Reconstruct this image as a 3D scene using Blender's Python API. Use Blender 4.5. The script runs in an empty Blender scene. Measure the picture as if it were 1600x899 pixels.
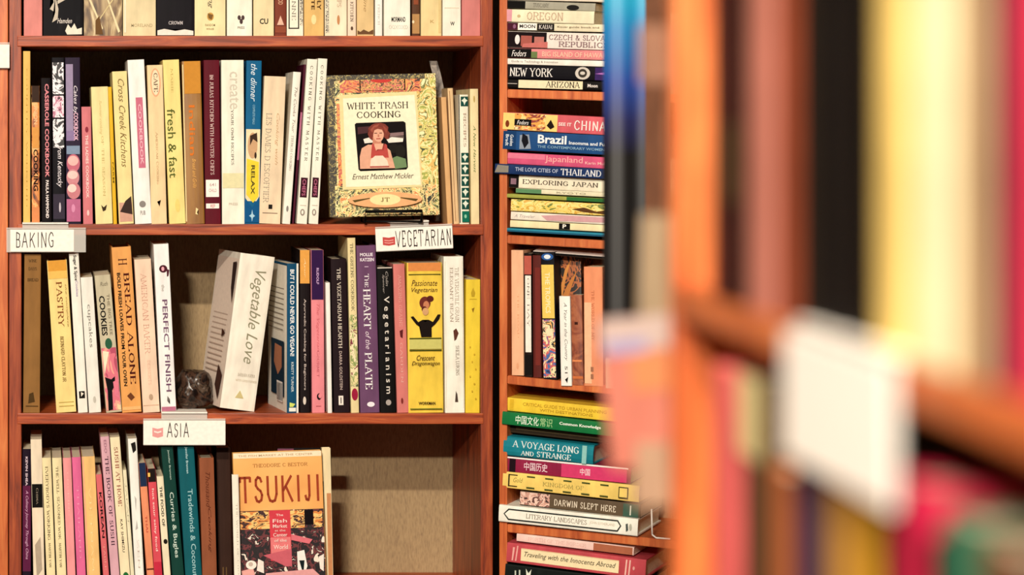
import bpy, bmesh, math, random
from mathutils import Vector, Matrix, noise
random.seed(7)
SC = bpy.context.scene
COL = SC.collection

# ------------------------------------------------------------------ camera, light, exposure
F = 4200.0            # focal length in pixels of the 1600 px wide frame
VX, VY = 60.0, 200.0  # where the view axis meets the (cropped) frame
cam_d = bpy.data.cameras.new('camera'); cam = bpy.data.objects.new('camera', cam_d); COL.objects.link(cam)
cam.location = (0, 0, 0); cam.rotation_euler = (math.pi/2, 0, 0)
cam_d.sensor_width = 36; cam_d.lens = 36*F/1600
cam_d.shift_x = (800-VX)/1600; cam_d.shift_y = -(449.5-VY)/1600
cam_d.dof.use_dof = True; cam_d.dof.focus_distance = 4.2; cam_d.dof.aperture_fstop = 3.7
cam_d.clip_start = 0.02
SC.camera = cam
SC.view_settings.view_transform = 'Standard'; SC.view_settings.look = 'None'
SC.view_settings.exposure = 0.10; SC.view_settings.gamma = 1.0; SC.view_settings.use_curve_mapping = False
w = bpy.data.worlds.new('world'); SC.world = w; w.use_nodes = True
w.node_tree.nodes['Background'].inputs[0].default_value = (1.0, .80, .66, 1)
w.node_tree.nodes['Background'].inputs[1].default_value = 0.07

def area(name, loc, target, power, sx, sy, col):
    d = bpy.data.lights.new(name, 'AREA'); d.shape = 'RECTANGLE'; d.size = sx; d.size_y = sy
    d.energy = power; d.color = col
    o = bpy.data.objects.new(name, d); COL.objects.link(o); o.location = loc
    o.rotation_euler = (Vector(target)-Vector(loc)).to_track_quat('-Z', 'Y').to_euler()
    return o
area('ceiling_light_rear', (-1.05, -2.2, 1.50), (.6, 4.2, -.2), 235, .40, .08, (1.0, .91, .78))
area('ceiling_light_front', (-.62, -1.3, 2.26), (.5, 4.2, -.2), 205, .36, .07, (1.0, .90, .76))

area('near_case_fill', (-1.5, .9, 1.3), (.36, 1.15, -.1), 17, .5, .5, (1.0, .88, .72))  # added soft fill that lifts the near bookcase front, not a real fixture

# ------------------------------------------------------------------ materials
def s2l(c): return c/12.92 if c <= .04045 else ((c+.055)/1.055)**2.4
def hexc(h):
    h = h.lstrip('#'); c = tuple(s2l(int(h[i:i+2], 16)/255) for i in (0, 2, 4))
    k = .5 if max(c) < .03 else 1   # printed blacks are deeper than their sampled tone
    return tuple(x*k for x in c) + (1,)
MC = {}
def flat(h, rough=.6, spec=.12):
    k = ('f', h, rough)
    if k in MC: return MC[k]
    m = bpy.data.materials.new('print_'+h); m.use_nodes = True; nt = m.node_tree
    b = nt.nodes['Principled BSDF']; b.inputs['Roughness'].default_value = rough
    b.inputs['Specular IOR Level'].default_value = spec*.6
    tc = nt.nodes.new('ShaderNodeTexCoord'); n = nt.nodes.new('ShaderNodeTexNoise')
    n.inputs['Scale'].default_value = 160; n.inputs['Detail'].default_value = 4
    r = nt.nodes.new('ShaderNodeValToRGB'); c = hexc(h)
    r.color_ramp.elements[0].position = .3; r.color_ramp.elements[1].position = .7
    r.color_ramp.elements[0].color = tuple(x*.93 for x in c[:3])+(1,)
    r.color_ramp.elements[1].color = tuple(min(1, x*1.04) for x in c[:3])+(1,)
    nt.links.new(tc.outputs['Object'], n.inputs['Vector']); nt.links.new(n.outputs['Fac'], r.inputs[0])
    nt.links.new(r.outputs[0], b.inputs['Base Color'])
    MC[k] = m; return m
def paper(h, rough=.55, spec=.16):
    """cover stock: faint mottling, small rubbed spots"""
    k = ('p', h, rough)
    if k in MC: return MC[k]
    m = bpy.data.materials.new('cover_'+h); m.use_nodes = True; nt = m.node_tree
    b = nt.nodes['Principled BSDF']; b.inputs['Roughness'].default_value = rough
    b.inputs['Specular IOR Level'].default_value = spec*.6
    tc = nt.nodes.new('ShaderNodeTexCoord'); mp = nt.nodes.new('ShaderNodeMapping')
    mp.inputs['Scale'].default_value = (1, 1, .35)
    n = nt.nodes.new('ShaderNodeTexNoise'); n.inputs['Scale'].default_value = 60; n.inputs['Detail'].default_value = 6
    r = nt.nodes.new('ShaderNodeValToRGB'); c = hexc(h)
    e = r.color_ramp.elements
    e[0].position = .25; e[0].color = tuple(x*.80 for x in c[:3])+(1,)
    e[1].position = .62; e[1].color = tuple(min(.92, x*1.04) for x in c[:3])+(1,)
    x = e.new(.80); x.color = tuple(min(.9, q*1.12+.004) for q in c[:3])+(1,)
    nt.links.new(tc.outputs['Object'], mp.inputs[0]); nt.links.new(mp.outputs[0], n.inputs['Vector'])
    nt.links.new(n.outputs['Fac'], r.inputs[0]); nt.links.new(r.outputs[0], b.inputs['Base Color'])
    bp = nt.nodes.new('ShaderNodeBump'); bp.inputs['Strength'].default_value = .12; bp.inputs['Distance'].default_value = .001
    nt.links.new(n.outputs['Fac'], bp.inputs['Height']); nt.links.new(bp.outputs[0], b.inputs['Normal'])
    MC[k] = m; return m
def wood(name, c0, c1, c2, axis='z', rough=.42):
    m = bpy.data.materials.new(name); m.use_nodes = True; nt = m.node_tree
    b = nt.nodes['Principled BSDF']; b.inputs['Roughness'].default_value = rough
    b.inputs['Specular IOR Level'].default_value = .4
    tc = nt.nodes.new('ShaderNodeTexCoord'); mp = nt.nodes.new('ShaderNodeMapping')
    mp.inputs['Scale'].default_value = {'z': (26, 26, 2.2), 'x': (2.2, 26, 34)}[axis]
    n = nt.nodes.new('ShaderNodeTexNoise'); n.inputs['Scale'].default_value = 3.2; n.inputs['Detail'].default_value = 8
    n.inputs['Roughness'].default_value = .62; n.inputs['Distortion'].default_value = .8
    r = nt.nodes.new('ShaderNodeValToRGB'); e = r.color_ramp.elements
    e[0].position = .30; e[0].color = hexc(c0); e[1].position = .72; e[1].color = hexc(c2)
    x = e.new(.5); x.color = hexc(c1)
    n2 = nt.nodes.new('ShaderNodeTexNoise'); n2.inputs['Scale'].default_value = 5.5; n2.inputs['Detail'].default_value = 3
    mx = nt.nodes.new('ShaderNodeMix'); mx.data_type = 'RGBA'; mx.blend_type = 'MULTIPLY'
    r2 = nt.nodes.new('ShaderNodeValToRGB'); r2.color_ramp.elements[0].color = (.55, .45, .42, 1); r2.color_ramp.elements[1].color = (1, 1, 1, 1)
    r2.color_ramp.elements[0].position = .3; r2.color_ramp.elements[1].position = .6
    nt.links.new(tc.outputs['Object'], mp.inputs[0]); nt.links.new(mp.outputs[0], n.inputs['Vector'])
    nt.links.new(tc.outputs['Object'], n2.inputs['Vector']); nt.links.new(n2.outputs['Fac'], r2.inputs[0])
    nt.links.new(n.outputs['Fac'], r.inputs[0]); mx.inputs['Factor'].default_value = .55
    nt.links.new(r.outputs[0], mx.inputs[6]); nt.links.new(r2.outputs[0], mx.inputs[7])
    nt.links.new(mx.outputs[2], b.inputs['Base Color'])
    bp = nt.nodes.new('ShaderNodeBump'); bp.inputs['Strength'].default_value = .2; bp.inputs['Distance'].default_value = .002
    nt.links.new(n.outputs['Fac'], bp.inputs['Height']); nt.links.new(bp.outputs[0], b.inputs['Normal'])
    return m
def pattern(key, cols, scale=60, kind='noise', stretch=(1, 1, 1), rough=.45, dist=1.2, const=True):
    if key in MC: return MC[key]
    m = bpy.data.materials.new('art_'+key); m.use_nodes = True; nt = m.node_tree
    b = nt.nodes['Principled BSDF']; b.inputs['Roughness'].default_value = rough
    tc = nt.nodes.new('ShaderNodeTexCoord'); mp = nt.nodes.new('ShaderNodeMapping'); mp.inputs['Scale'].default_value = stretch
    r = nt.nodes.new('ShaderNodeValToRGB'); e = r.color_ramp.elements
    if const: r.color_ramp.interpolation = 'CONSTANT'
    if kind == 'noise':
        n = nt.nodes.new('ShaderNodeTexNoise'); n.inputs['Detail'].default_value = 3; n.inputs['Distortion'].default_value = dist; out = n.outputs['Fac']; lo, hi = .3, .7
    elif kind == 'voronoi':
        n = nt.nodes.new('ShaderNodeTexVoronoi'); out = n.outputs['Distance']; lo, hi = 0, .75
    else:
        n = nt.nodes.new('ShaderNodeTexWave'); n.inputs['Distortion'].default_value = dist; out = n.outputs['Fac']; lo, hi = 0, 1
    n.inputs['Scale'].default_value = scale
    N = len(cols)
    e[0].position = lo; e[0].color = hexc(cols[0]); e[1].position = hi if not const else lo+(hi-lo)*(N-1)/N; e[1].color = hexc(cols[-1])
    for i in range(1, N-1):
        x = e.new(lo+(hi-lo)*i/(N if const else N-1)); x.color = hexc(cols[i])
    nt.links.new(tc.outputs['Object'], mp.inputs[0]); nt.links.new(mp.outputs[0], n.inputs['Vector'])
    nt.links.new(out, r.inputs[0]); nt.links.new(r.outputs[0], b.inputs['Base Color'])
    MC[key] = m; return m
def M(c, cover=False):
    if not isinstance(c, str): return c
    return paper(c) if cover else flat(c)

WOODV = wood('cherry_upright', '#4e1a10', '#98401f', '#c0602e', 'z')
WOODS = wood('cherry_shelf', '#5a1e10', '#ac4a22', '#d4733a', 'x')
WOODO = wood('orange_pine', '#ac4c20', '#d06c34', '#e28848', 'z')
BACK = pattern('woven_back', ['#8c7456', '#a48a64', '#b0966e'], 900, 'noise', (1, 1, .12), .8, .2, False)
PAGES = pattern('page_edges', ['#cdbd98', '#e6dabb', '#f1e8cf'], 500, 'noise', (8, 1, 1), .8, .1, False)
CARD = flat('fbf4ea', .6); WIRE = flat('0e0c0c', .5, .2)

# ------------------------------------------------------------------ helpers
def link_mesh(name, verts, faces, mat, parent=None, recalc=True, smooth=False):
    me = bpy.data.meshes.new(name); me.from_pydata([tuple(v) for v in verts], [], faces)
    if recalc:
        bm = bmesh.new(); bm.from_mesh(me); bmesh.ops.recalc_face_normals(bm, faces=bm.faces); bm.to_mesh(me); bm.free()
    if smooth:
        for p in me.polygons: p.use_smooth = True
    me.materials.append(mat)
    o = bpy.data.objects.new(name, me); COL.objects.link(o)
    if parent: o.parent = parent
    return o
def bm_obj(name, bm, mat, parent=None, smooth=False):
    me = bpy.data.meshes.new(name); bm.to_mesh(me); bm.free()
    if smooth:
        for p in me.polygons: p.use_smooth = True
    me.materials.append(mat)
    o = bpy.data.objects.new(name, me); COL.objects.link(o)
    if parent: o.parent = parent
    return o
def box(name, x0, x1, y0, y1, z0, z1, mat, parent=None, bev=.0012):
    bm = bmesh.new(); bmesh.ops.create_cube(bm, size=1)
    for v in bm.verts:
        v.co = Vector(((x0+x1)/2+v.co.x*(x1-x0), (y0+y1)/2+v.co.y*(y1-y0), (z0+z1)/2+v.co.z*(z1-z0)))
    if bev: bmesh.ops.bevel(bm, geom=bm.edges[:], offset=bev, segments=2, affect='EDGES', profile=.6)
    return bm_obj(name, bm, mat, parent)
def tube(name, pts, r, mat, parent=None, n=8):
    vs, fs = [], []
    for i, p in enumerate(pts):
        p = Vector(p); a = Vector(pts[max(0, i-1)]); b = Vector(pts[min(len(pts)-1, i+1)])
        t = (b-a).normalized(); u = t.orthogonal().normalized()
        if i: u = (pu - t*pu.dot(t)).normalized()
        pu = u; q = t.cross(u)
        for k in range(n):
            an = 2*math.pi*k/n; vs.append(p+(u*math.cos(an)+q*math.sin(an))*r)
    for i in range(len(pts)-1):
        for k in range(n): fs.append((i*n+k, i*n+(k+1) % n, (i+1)*n+(k+1) % n, (i+1)*n+k))
    fs.append(tuple(range(n))); fs.append(tuple((len(pts)-1)*n+k for k in range(n)))
    return link_mesh(name, vs, fs, mat, parent, smooth=True)
def empty(name, loc, rot=(0, 0, 0)):
    o = bpy.data.objects.new(name, None); COL.objects.link(o); o.location = loc; o.rotation_euler = rot
    o.empty_display_size = .02; return o
def tag(o, label, cat, group=None):
    o['label'] = label; o['category'] = cat
    if group: o['group'] = group
    return o

# ---- lettering: sans (built-in font), serif and hand-drawn capitals from strokes
GL = {
 'A': [[(.03, 0), (.5, 1), (.97, 0)], [(.22, .36), (.78, .36)]],
 'B': [[(.15, 0), (.15, 1)], [(.15, .99), (.6, .98), (.8, .86), (.8, .66), (.6, .54), (.15, .53)], [(.6, .53), (.9, .42), (.9, .12), (.65, .01), (.15, .01)]],
 'C': [[(.93, .78), (.75, .95), (.5, .99), (.22, .85), (.08, .5), (.22, .15), (.5, .01), (.75, .05), (.93, .22)]],
 'D': [[(.15, 0), (.15, 1)], [(.15, .99), (.55, .98), (.85, .8), (.95, .5), (.85, .2), (.55, .02), (.15, .01)]],
 'E': [[(.15, 0), (.15, 1)], [(.15, .98), (.88, .98), (.88, .82)], [(.15, .52), (.68, .52)], [(.15, .02), (.9, .02), (.9, .2)]],
 'F': [[(.15, 0), (.15, 1)], [(.15, .98), (.88, .98), (.88, .8)], [(.15, .52), (.68, .52)]],
 'G': [[(.9, .8), (.72, .95), (.48, .99), (.2, .85), (.07, .5), (.2, .15), (.48, .01), (.75, .05), (.88, .15), (.88, .45), (.6, .45)]],
 'H': [[(.12, 0), (.12, 1)], [(.88, 0), (.88, 1)], [(.12, .52), (.88, .52)]],
 'I': [[(.5, 0), (.5, 1)]],
 'J': [[(.65, 1), (.65, .2), (.5, .02), (.25, .05), (.15, .2)]],
 'K': [[(.12, 0), (.12, 1)], [(.9, 1), (.15, .42)], [(.4, .6), (.95, 0)]],
 'L': [[(.15, 0), (.15, 1)], [(.15, .02), (.88, .02), (.88, .22)]],
 'M': [[(.05, 0), (.12, 1), (.5, .15), (.88, 1), (.95, 0)]],
 'N': [[(.12, 0), (.12, 1), (.88, 0), (.88, 1)]],
 'O': [[(.5, .99), (.2, .85), (.06, .5), (.2, .15), (.5, .01), (.8, .15), (.94, .5), (.8, .85), (.5, .99)]],
 'P': [[(.15, 0), (.15, 1)], [(.15, .99), (.65, .98), (.88, .85), (.88, .62), (.65, .48), (.15, .47)]],
 'Q': [[(.5, .99), (.2, .85), (.06, .5), (.2, .15), (.5, .01), (.8, .15), (.94, .5), (.8, .85), (.5, .99)], [(.5, .2), (.95, -.1)]],
 'R': [[(.15, 0), (.15, 1)], [(.15, .99), (.65, .98), (.86, .86), (.86, .64), (.65, .52), (.15, .51)], [(.5, .5), (.95, 0)]],
 'S': [[(.85, .8), (.7, .95), (.45, .99), (.2, .88), (.18, .66), (.4, .53), (.72, .44), (.88, .28), (.78, .08), (.5, .01), (.25, .05), (.1, .22)]],
 'T': [[(.5, 0), (.5, 1)], [(.05, .82), (.05, .98), (.95, .98), (.95, .82)]],
 'U': [[(.12, 1), (.12, .3), (.28, .05), (.5, .01), (.72, .05), (.88, .3), (.88, 1)]],
 'V': [[(.03, 1), (.5, 0), (.97, 1)]],
 'W': [[(.02, 1), (.27, 0), (.5, .8), (.73, 0), (.98, 1)]],
 'X': [[(.08, 0), (.92, 1)], [(.08, 1), (.92, 0)]],
 'Y': [[(.05, 1), (.5, .48), (.95, 1)], [(.5, .48), (.5, 0)]],
 'Z': [[(.12, .82), (.12, .98), (.88, .98), (.1, .02), (.9, .02), (.9, .2)]],
 '&': [[(.95, .4), (.6, .02), (.25, .03), (.12, .25), (.6, .75), (.5, .97), (.3, .9), (.3, .7), (.9, 0)]],
 "'": [[(.5, 1), (.45, .75)]], '.': [[(.45, .03), (.58, .03)]], '-': [[(.2, .45), (.8, .45)]],
}
GW = {'I': .38, "'": .3, '.': .35, 'W': 1.25, 'M': 1.15, 'J': .7, 'E': .8, 'F': .75, 'L': .75, 'S': .75, '-': .6, 'B': .82, 'P': .8}
def stroke_text(s, th=.16, tv=.06, serif=True, wob=0, asp=.78, gap=.14):
    vs, fs = [], []; x = 0
    def quad(a, b, t):
        d = (b[0]-a[0], b[1]-a[1]); L = math.hypot(*d) or 1; n = (-d[1]/L*t/2, d[0]/L*t/2)
        e = (d[0]/L*t*.2, d[1]/L*t*.2); i = len(vs)
        vs.extend([(a[0]-e[0]+n[0], a[1]-e[1]+n[1]), (a[0]-e[0]-n[0], a[1]-e[1]-n[1]), (b[0]+e[0]-n[0], b[1]+e[1]-n[1]), (b[0]+e[0]+n[0], b[1]+e[1]+n[1])])
        fs.append((i, i+1, i+2, i+3))
    rr = random.Random(s)
    for ch in s:
        if ch == ' ': x += .45; continue
        sc = 1.0
        if ch.islower(): sc = .80
        g = GL.get(ch.upper())
        if not g: x += .3; continue
        wd = GW.get(ch.upper(), 1)*asp*sc
        for pl in g:
            P = [(x+p[0]*wd+(rr.uniform(-wob, wob)), p[1]*sc+rr.uniform(-wob, wob)) for p in pl]
            for a, b in zip(P, P[1:]):
                dx, dy = abs(b[0]-a[0]), abs(b[1]-a[1]); f = dy/(dx+dy+1e-6)
                t = tv+(th-tv)*f
                if serif and ch.upper() in 'AVWMNXY' and (b[0]-a[0])*(b[1]-a[1]) > 0: t = tv+.02
                quad(a, b, t*(.9 if sc < 1 else 1))
            if serif:
                for e, nb in ((P[0], P[1]), (P[-1], P[-2])):
                    if (abs(e[1]) < .01 or abs(e[1]-sc) < .01) and abs(nb[1]-e[1]) > .5*abs(nb[0]-e[0]):
                        yy = e[1]+(.025 if e[1] < .1 else -.025)
                        quad((e[0]-.15*sc, yy), (e[0]+.15*sc, yy), .05)
        x += wd+gap
    return vs, fs
FC = {}
def font_text(s, bold=.0, shear=0.0):
    k = (s, bold, shear)
    if k in FC: return FC[k]
    cu = bpy.data.curves.new('lettering', 'FONT'); cu.body = s; cu.resolution_u = 2; cu.offset = bold; cu.shear = shear
    cu.fill_mode = 'FRONT'
    o = bpy.data.objects.new('lettering', cu)
    me = bpy.data.meshes.new_from_object(o)
    r = ([(v.co.x, v.co.y) for v in me.vertices], [tuple(p.vertices) for p in me.polygons])
    bpy.data.meshes.remove(me); bpy.data.objects.remove(o); bpy.data.curves.remove(cu)
    FC[k] = r; return r
def text2d(s, st):
    if st == 'serif': return stroke_text(s)
    if st == 'light': return stroke_text(s, .09, .04)
    if st == 'hand': return stroke_text(s, .085, .075, False, .03, .6, .2)
    if st == 'tall': return stroke_text(s, .13, .10, False, 0, .62, .2)
    if st == 'bold': return font_text(s, .025)
    if st == 'ital': return font_text(s, 0, .35)
    return font_text(s, .008)

# ---- printed marks, in fractions (u across from the left, v down from the top) of a w x h face
def T(s, c, v0, v1, u0=.28, u1=.72, st='sans', d='d', n='lettering'): return ('T', s, c, v0, v1, u0, u1, st, d, n)
def H(s, c, v0, v1, u0=.1, u1=.9, st='sans', n='lettering'): return ('T', s, c, v0, v1, u0, u1, st, 'h', n)
def R(c, v0, v1, u0=.03, u1=.97, n='printed_band'): return ('R', c, v0, v1, u0, u1, n)
def E(c, v0, v1, u0=.3, u1=.7, n='emblem'): return ('E', c, v0, v1, u0, u1, n)
def G(c, pts, n='printed_figure'): return ('G', c, pts, n)
def marks(root, w, h, items, y0=0.0, ox=0.0, oz=0.0):
    for i, m in enumerate(items):
        y = -y0-.00022*(i+1)
        if m[0] == 'T':
            _, s, c, v0, v1, u0, u1, st, d, n = m
            vs, fs = text2d(s, st)
            if not vs: continue
            xa = min(v[0] for v in vs); xb = max(v[0] for v in vs); ya = min(v[1] for v in vs); yb = max(v[1] for v in vs)
            out = []
            for a, b in vs:
                nx = (a-xa)/(xb-xa or 1); ny = (b-ya)/(yb-ya or 1)
                if d == 'h': u = u0+nx*(u1-u0); v = v1-ny*(v1-v0)
                elif d == 'd': u = u0+ny*(u1-u0); v = v0+nx*(v1-v0)
                else: u = u1-ny*(u1-u0); v = v1-nx*(v1-v0)
                out.append((ox+u*w, y, oz+h*(1-v)))
            link_mesh(n, out, fs, M(c), root, recalc=False)
        else:
            if m[0] == 'R': _, c, v0, v1, u0, u1, n = m; pts = [(u0, v1), (u1, v1), (u1, v0), (u0, v0)]
            elif m[0] == 'E':
                _, c, v0, v1, u0, u1, n = m
                pts = [((u0+u1)/2+math.cos(t)*(u1-u0)/2, (v0+v1)/2+math.sin(t)*(v1-v0)/2) for t in [2*math.pi*k/20 for k in range(20)]]
            else: _, c, pts, n = m
            bm = bmesh.new(); f = bm.faces.new([bm.verts.new((ox+u*w, y, oz+h*(1-v))) for u, v in pts])
            bmesh.ops.triangulate(bm, faces=[f]); bm_obj(n, bm, M(c), root)

# ---- a frame is the vertical front plane of a bookcase; theta turns it about its left edge
class Frame:
    def __init__(s, ox, oy, th): s.o = (ox, oy); s.th = th; s.U = (math.cos(th), -math.sin(th)); s.N = (math.sin(th), math.cos(th))
    def u(s, px, v=0):
        r = (px-VX)/F; x = s.o[0]+v*s.N[0]; y = s.o[1]+v*s.N[1]
        return (r*y-x)/(s.U[0]-r*s.U[1])
    def xy(s, u, v=0): return (s.o[0]+v*s.N[0]+u*s.U[0], s.o[1]+v*s.N[1]+u*s.U[1])
    def z(s, py, u, v=0): return (VY-py)*s.xy(u, v)[1]/F
    def loc(s, u, v, z): x, y = s.xy(u, v); return (x, y, z)
MAIN = Frame(0, 4.2, 0)
CB = Frame(.72, 4.2, math.atan(4200/9000))
NEAR = Frame(.380, 1.62, math.radians(93.43))

def book_mesh(root, w, h, d, cov, flatlie=False, rnd=.0010, hard=False, pages=None):
    """cover (spine and two boards) plus a page block; spine faces -y"""
    t = .0022 if hard else .0007
    t = min(t, w*.2)
    def mp(x, y, z): return (z, y, x) if flatlie else (x, y, z)
    N = 6
    outer = [(0, d)] + [(w*.5-w*.5*math.cos(math.pi*k/N) if 0 < k < N else (0 if k == 0 else w), -rnd*math.sin(math.pi*k/N)+.0006) for k in range(N+1)] + [(w, d)]
    inner = [(t, d)] + [(t+(w-2*t)*k/N, t+.0006-rnd*.6*math.sin(math.pi*k/N)) for k in range(N+1)] + [(w-t, d)]
    K = len(outer); vs = []
    for z in (0, h):
        for x, y in outer: vs.append(mp(x, y, z))
        for x, y in inner: vs.append(mp(x, y, z))
    fs = []
    for i in range(K-1):
        fs += [(i, i+1, 2*K+i+1, 2*K+i), (K+i, K+i+1, 3*K+i+1, 3*K+i), (i, i+1, K+i+1, K+i), (2*K+i, 2*K+i+1, 3*K+i+1, 3*K+i)]
    fs += [(0, K, 3*K, 2*K), (K-1, 2*K-1, 4*K-1, 3*K-1)]
    link_mesh('cover', vs, fs, M(cov, True), root)
    e = .0035 if hard else .0009
    a, b = mp(t+.0001, t+.0012, e), mp(w-t-.0001, d-(.004 if hard else .0006), h-e)
    box('page_block', min(a[0], b[0]), max(a[0], b[0]), a[1], b[1], min(a[2], b[2]), max(a[2], b[2]), pages or PAGES, root, bev=0)

GAP = .0005
def UB(fr, xtl, xtr, yt, xbl, xbr, floor, cov, label, items=(), d=.17, v=.006, hard=False, cat='book', group=None, yb=None, rnd=.001, yaw=0, name='book'):
    """upright book from its front corners; floor = z of the shelf top (or yb = its bottom in pixels)"""
    ub = fr.u(xbl, v); ub2 = fr.u(xbr, v); ut = fr.u(xtl, v); ut2 = fr.u(xtr, v)
    zb = floor if yb is None else fr.z(yb, ub, v)
    zt = fr.z(yt, ut, v)
    a = math.atan2(ut-ub, zt-zb); w = ((ub2-ub)+(ut2-ut))/2*math.cos(a)-GAP
    h = math.hypot(ut-ub, zt-zb)
    z0 = zb+max(0, w*math.sin(a))
    x, y = fr.xy(ub+GAP/2, v)
    root = empty(name, (x, y, z0), (0, a, -fr.th+yaw)); tag(root, label, cat, group)
    book_mesh(root, w, h, d*(.78 if fr is MAIN and d > .1 else 1), cov, hard=hard, rnd=rnd)
    marks(root, w, h, items, rnd-.0006+.0001)
    return root
def HB(fr, x0, yt, yb, x1, y1t, cov, label, items=(), d=.135, v=.004, hard=False, rnd=.001, group=None, cat='book'):
    """book lying flat, spine to the front; (x0,yt..yb) left end, (x1,y1t) top right corner"""
    u0 = fr.u(x0, v); u1 = fr.u(x1, v); zt = fr.z(yt, u0, v); zb = fr.z(yb, u0, v); z1 = fr.z(y1t, u1, v)
    a = math.atan2(zt-z1, u1-u0); L = math.hypot(u1-u0, zt-z1); th = (zt-zb)*math.cos(a)-GAP
    root = empty('book', fr.loc(u0, v, zb+GAP/2), (0, a, -fr.th)); tag(root, label, cat, group)
    book_mesh(root, th, L, d, cov, flatlie=True, hard=hard, rnd=rnd)
    marks(root, L, th, items, rnd-.0006+.0001)
    return root

# ================================================================== the room
def struct(o): o['kind'] = 'structure'; return o
FLOORZ = -1.5
plaster = pattern('plaster', ['#4a3c34', '#54453b'], 30, 'noise', (1, 1, 1), .9, .3, False)
struct(box('floor', -3, 4, -3, 5.6, FLOORZ-.05, FLOORZ, wood('floor_boards', '#4a2a18', '#6a3c20', '#7c4a2a', 'x', .5), bev=0))
struct(box('wall_back', -3, 4, 5.5, 5.6, FLOORZ, 2.6, plaster, bev=0))
struct(box('ceiling', -3, 4, -3, 5.6, 2.6, 2.65, flat('8a8078', .9), bev=0))

# ================================================================== the bookcases
ST = [.736, .4405, .1440, -.1505, -.4460, -.7420, -1.037, -1.333]   # shelf tops of the main bookcase
def mx(px, Y=4.2): return (px-VX)*Y/F
bc = empty('bookcase', (0, 4.2, FLOORZ)); tag(bc, 'tall cherry wood bookcase with brown back filled with cookbooks, in sharp focus', 'bookcase')
def lb(o): o.location = (0, 0, 0); return o
Z0, Z1 = 0, 2.42
def part_box(name, x0, x1, y0, y1, z0, z1, mat, par, org):
    return box(name, x0-org[0], x1-org[0], y0-org[1], y1-org[1], z0-org[2], z1-org[2], mat, par)
og = (0, 4.2, FLOORZ)
part_box('side_panel', mx(14), mx(33.5), 4.2, 4.485, FLOORZ, .92, WOODV, bc, og)
part_box('side_panel', mx(751), mx(770), 4.2, 4.485, FLOORZ, .92, WOODV, bc, og)
part_box('back_panel', mx(14), mx(770), 4.486, 4.495, FLOORZ, .92, BACK, bc, og)
part_box('top_board', mx(12), mx(772), 4.19, 4.5, .9205, .94, WOODS, bc, og)
for i, z in enumerate(ST):
    dy = random.uniform(-.001, .001)
    part_box('shelf', mx(27), mx(755), 4.198+dy, 4.4855, z-.0168, z, WOODS, bc, og)

# neighbour at the left, only its end upright in view
nb = empty('bookcase', (mx(-500), 4.2, FLOORZ)); tag(nb, 'orange wood bookcase end cut off by the left edge, left of the cookbook case', 'bookcase')
og2 = (mx(-500), 4.2, FLOORZ)
part_box('side_panel', mx(-12), mx(12.6), 4.196, 4.485, FLOORZ, .92, WOODO, nb, og2)
part_box('side_panel', mx(-520), mx(-500), 4.196, 4.485, FLOORZ, .92, WOODO, nb, og2)
part_box('back_panel', mx(-520), mx(12.6), 4.486, 4.495, FLOORZ, .92, BACK, nb, og2)
for z in (.44, .118, -.18, -.48, -.78, -1.08, -1.38):
    part_box('shelf', mx(-499), mx(-12.5), 4.2, 4.485, z-.017, z, WOODO, nb, og2)

# travel bookcase, turned towards us, shelves sagging to the right
cb = empty('bookcase', CB.loc(0, 0, FLOORZ), (0, 0, -CB.th)); tag(cb, 'narrow travel bookcase with leaning shelves, angled beside the cookbook case', 'bookcase')
CW = .62
box('side_panel', 0, .0125, 0, .22, 0, 2.2, WOODO, cb)
box('side_panel', CW-.014, CW, 0, .22, 0, 2.2, WOODO, cb)
box('back_panel', 0, CW, .2205, .228, 0, 2.2, BACK, cb)
box('top_board', -.004, CW+.004, -.004, .228, 2.2005, 2.22, WOODO, cb)
def cshelf(yl, yr, xr, th=.013):
    u0 = CB.u(791); u1 = CB.u(xr); z0 = CB.z(yl, u0); z1 = CB.z(yr, u1); s = (z1-z0)/(u1-u0)
    ue = CW-.0145; us = .0128; za = z0+s*(us-u0)-FLOORZ; zb = z0+s*(ue-u0)-FLOORZ; dd = .2203
    vs = [(us, .001, za), (ue, .001, zb), (ue, dd, zb), (us, dd, za)]
    vs += [(x, y, z-th) for x, y, z in vs]
    o = link_mesh('shelf', vs, [(0, 1, 2, 3), (4, 5, 6, 7), (0, 1, 5, 4), (1, 2, 6, 5), (2, 3, 7, 6), (3, 0, 4, 7)], WOODO, cb)
    bm = bmesh.new(); bm.from_mesh(o.data); bmesh.ops.bevel(bm, geom=bm.edges[:], offset=.001, segments=2, affect='EDGES'); bm.to_mesh(o.data); bm.free()
for a in ((-86, -84, 940), (139.5, 144, 940), (367.5, 376, 940), (587, 602, 940), (819, 842, 1020), (1050, 1080, 1020), (1290, 1325, 1020)): cshelf(*a)

# near bookcase, out of focus at the right
NT = [.205, -.0935, -.392, -.69, -.99, -1.29]
nc = empty('bookcase', NEAR.loc(0, 0, FLOORZ), (0, 0, -NEAR.th)); tag(nc, 'blurred orange wood bookcase close to the camera at the right', 'bookcase')
box('side_panel', 0, .022, 0, .26, 0, 2.02, WOODO, nc)
box('side_panel', 1.16, 1.18, 0, .26, 0, 2.02, WOODO, nc)
box('back_panel', 0, 1.18, .2605, .268, 0, 2.02, BACK, nc)
box('top_board', -.003, 1.183, -.003, .268, 2.0205, 2.04, WOODO, nc)
for z in NT: box('shelf', .0222, 1.1598, .001, .26, z-.019-FLOORZ, z-FLOORZ, WOODO, nc)

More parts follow.
